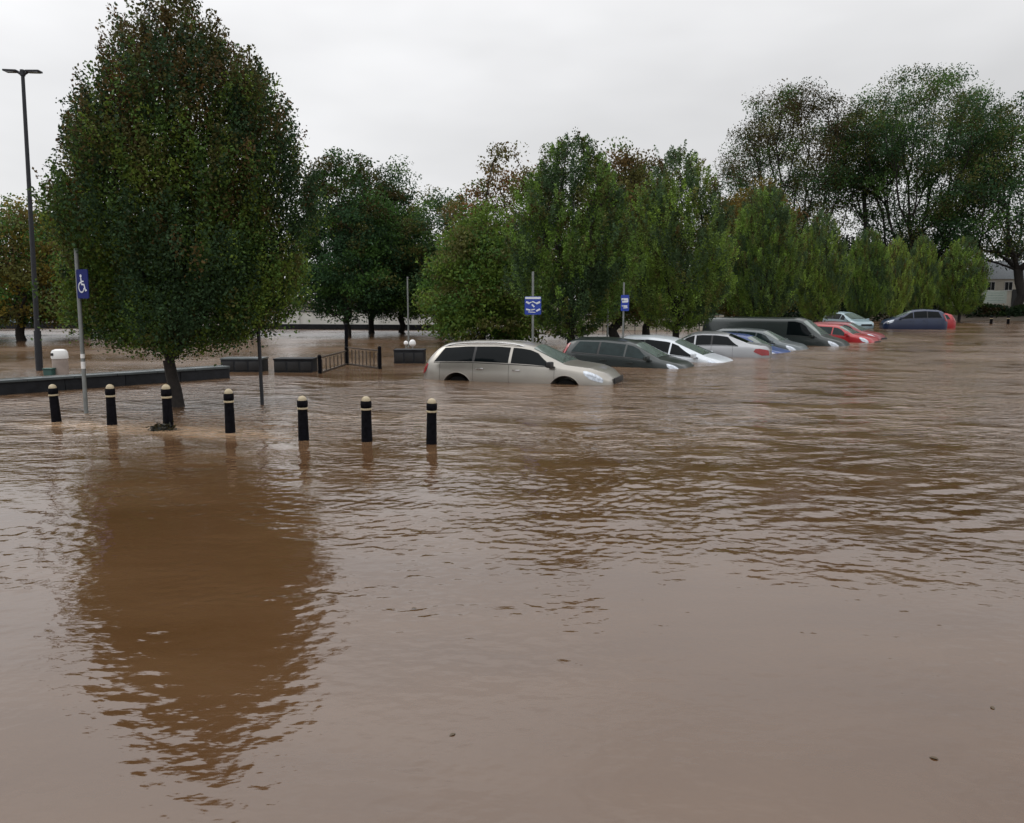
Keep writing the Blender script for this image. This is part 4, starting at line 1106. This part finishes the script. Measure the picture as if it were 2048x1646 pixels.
        # mirrors
        mx = d['ws'][1] - .22 if kind != 'van' else 1.72
        p = s.pt(mx, 1.12)
        mb = MB(); mb.box((mx, sd * (p[1] + .12), p[2] + .055), (.13, .20, .14), (0, 0, sd * .15), bevel=.035)
        mir = mb.build('wing_mirror', M['trim' if kind == 'estate' else paint_m], r)
        MB().box((mx - .068, sd * (p[1] + .12), p[2] + .055), (.012, .15, .10), (0, 0, sd * .15), bevel=.004).build('mirror_glass', M['glass'], mir)
        MB().tube((mx, sd * (p[1] - .02), p[2] - .01), (mx, sd * (p[1] + .09), p[2] + .02), .022, n=8).build('mirror_arm', M['trim'], mir)
    # trim: seams, waist strip, handles, rails
    for sd in (1, -1):
        cuts = [q[1] + .03 for q in d['side'][:-1]] + [d['side'][-1][1] - (.02 if kind != 'van' else -.02)] + ([d['side'][0][0] + .18] if kind != 'van' else [.68])
        for cx in cuts:
            sv = MB()
            pv = [s.pt(cx + (.03 if v < .4 else 0), v) for v in np.linspace(.05, 1.08, 10)]
            for a, b in zip(pv, pv[1:]): sv.tube((a[0], sd * (a[1] - .001), a[2]), (b[0], sd * (b[1] - .001), b[2]), .004, n=5, caps=False)
            sv.build('door_seam', M['trim'], r)
        xx = np.linspace(d['side'][0][0], d['side'][-1][1], 20)
        pv = [s.pt(x, 1.07) for x in xx]
        sv = MB()
        for a, b in zip(pv, pv[1:]): sv.tube((a[0], sd * a[1], a[2]), (b[0], sd * b[1], b[2]), .009, n=5, caps=False)
        sv.build('waist_strip', M['trim'], r)
        if len(d['side']) > 2:                      # black pillar between the two rear panes
            link('door_pillar', s.patch([(1.13, d['side'][0][1] - .02, d['side'][1][0] + .02), (1.9, d['side'][0][1] - .02, d['side'][1][0] + .02)], sd, .006, nx=3), M['trim'], r)
    if door:
        for sd in (1, -1):
            for q in d['side'][-2:]:
                hx_ = q[0] + .16; p = s.pt(hx_, .86)
                MB().box((hx_, sd * (p[1] + .02), p[2]), (.19, .03, .035), bevel=.008).build('door_handle', M[paint_m] if kind != 'estate' else M['chrome'], r)
    if d['rails']:
        for sd in (1, -1):
            pv = [s.pt(x, 2.02) for x in np.linspace(-1.8, .25, 16)]
            mb = MB()
            for k, (a, b) in enumerate(zip(pv, pv[1:])):
                ha = .035 * min(1, k / 1.5, (15 - k) / 1.5); hb = .035 * min(1, (k + 1) / 1.5, (14 - k) / 1.5)
                mb.tube((a[0], sd * (a[1] - .02), a[2] + ha), (b[0], sd * (b[1] - .02), b[2] + hb), .017, n=8)
            mb.build('roof_rail', M['chrome'], r)
    # grille and wipers
    xg = d['L'] / 2
    zg = float(np.interp(xg - .06, s.xs, s.zb))
    MB().box((xg + .035, 0, zg - .02), (.03, .9, .13), bevel=.01).build('grille', M['trim'], r)
    for y0, y1 in ((-.5, .02), (.02, .5)):
        xa = d['ws'][1] - .03; a = s.pt(xa, 2.55); b = s.pt(xa - .1, 2.8)
        MB().tube((xa, y0, a[2] + .025), (xa - .08, y1, b[2] + .03), .007, n=5).build('wiper', M['trim'], r)
    MB().tube((d['side'][0][0] + .2, 0, float(np.interp(d['side'][0][0] + .2, s.xs, s.zt)) - .01), (d['side'][0][0] + .02, 0, float(np.interp(d['side'][0][0] + .2, s.xs, s.zt)) + .17), .006, .004, n=6).build('aerial', M['trim'], r)
    return r

YAW = R(-21.8)
make_car('estate_car', 'estate', 'p_beige', 'beige silver estate car with roof rails, water up to its wheel arches', 'car', (.25, 19.75), R(-20), .53, wheels=True)
make_car('hatchback_car', 'hatch', 'p_dark', 'dark green grey hatchback with tall red tail lamp, bonnet under water', 'car', (3.5, 24.3), R(-27), .68, pitch=R(2.5))
make_car('compact_car', 'onebox', 'p_white', 'white silver car nose to the right, between the dark hatchback and the silver saloon', 'car', (5.3, 26.7), R(-30), .78, pitch=R(1.5))
make_car('saloon_car', 'saloon', 'p_silver', 'silver saloon with its tail and red lamp pointing right', 'car', (6.95, 29.0), YAW + math.pi, .60)
make_car('blue_car', 'hatch', 'p_blue', 'bright blue hatchback just beyond the silver saloon boot', 'car', (9.0, 31.5), R(-36), .80, pitch=R(2))
make_car('small_car', 'hatch', 'p_grey', 'small grey car whose windscreen shows between the blue car and the van', 'car', (10.3, 33.6), R(-37), .68, pitch=R(1))
make_car('panel_van', 'van', 'p_van', 'long dark grey van with a pale bonnet edge towering over the cars', 'van', (12.1, 37.0), R(-35), .80, scale=(1.12, 1, 1.02))
make_car('red_car', 'hatch', 'p_red', 'red hatchback nose to the right, just beyond the van bonnet', 'car', (15.9, 39.6), R(-40), .64)
make_car('red_car', 'hatch', 'p_darkred', 'darker red car half hidden behind the first red hatchback', 'car', (17.6, 42.6), R(-40), .60)
make_car('pale_car', 'onebox', 'p_pale', 'pale blue car whose roof shows behind the first red hatchback', 'car', (25.0, 60), R(-75), .36)
make_car('people_carrier', 'onebox', 'p_navy', 'navy blue people carrier far back on the right, tail to the right', 'car', (28.7, 57.6), R(-12) + math.pi, .36, scale=(1.0, 1, 1.14))
make_car('red_car', 'hatch', 'p_red', 'far red car peeping out behind the tail of the navy people carrier', 'car', (31.0, 60.5), R(-14) + math.pi, .35)
make_car('white_van', 'van', 'p_pale', 'pale van cut by the left edge of the photo behind the far low wall', 'van', (X_(-10, 63), 63, ), R(4), .1)

# ------------------------------------------------------------------ floating leaves near the viewer
def leaf_mesh():
    mb = MB()
    pts = [(-.03, 0), (-.018, .012), (0, .017), (.016, .012), (.032, 0), (.016, -.012), (0, -.016), (-.018, -.011)]
    v = [mb.bm.verts.new((x, y, .004 + .006 * abs(y) / .017)) for x, y in pts]
    w = [mb.bm.verts.new((x, y, .001 + .006 * abs(y) / .017)) for x, y in pts]
    mb.bm.faces.new(v); mb.bm.faces.new(w[::-1])
    for k in range(8): mb.bm.faces.new((v[k], w[k], w[(k + 1) % 8], v[(k + 1) % 8]))
    return mb
lf = None
for k, (px, py, lab) in enumerate(((828, 1217, 'dark floating leaf alone on the water below the dark reflection in mid photo'), (1985, 1416, 'dark floating leaf near the right edge of the calm foreground water'),
                                    (1868, 1517, 'floating leaf in the lower right corner of the calm water'), (905, 1470, 'floating leaf near the bottom of the photo, just left of centre'))):
    p = on_water(px, py)
    if lf is None: lf = leaf_mesh().build('floating_leaf', M['fallen_leaf']); o = lf
    else: o = lf.copy(); COL.objects.link(o)
    o.location = (p.x, p.y, .0); o.rotation_euler = (0, 0, 1.3 * k); o.scale = (.55,) * 3
    tag(o, lab, 'leaf', 'leaves floating on the calm water')
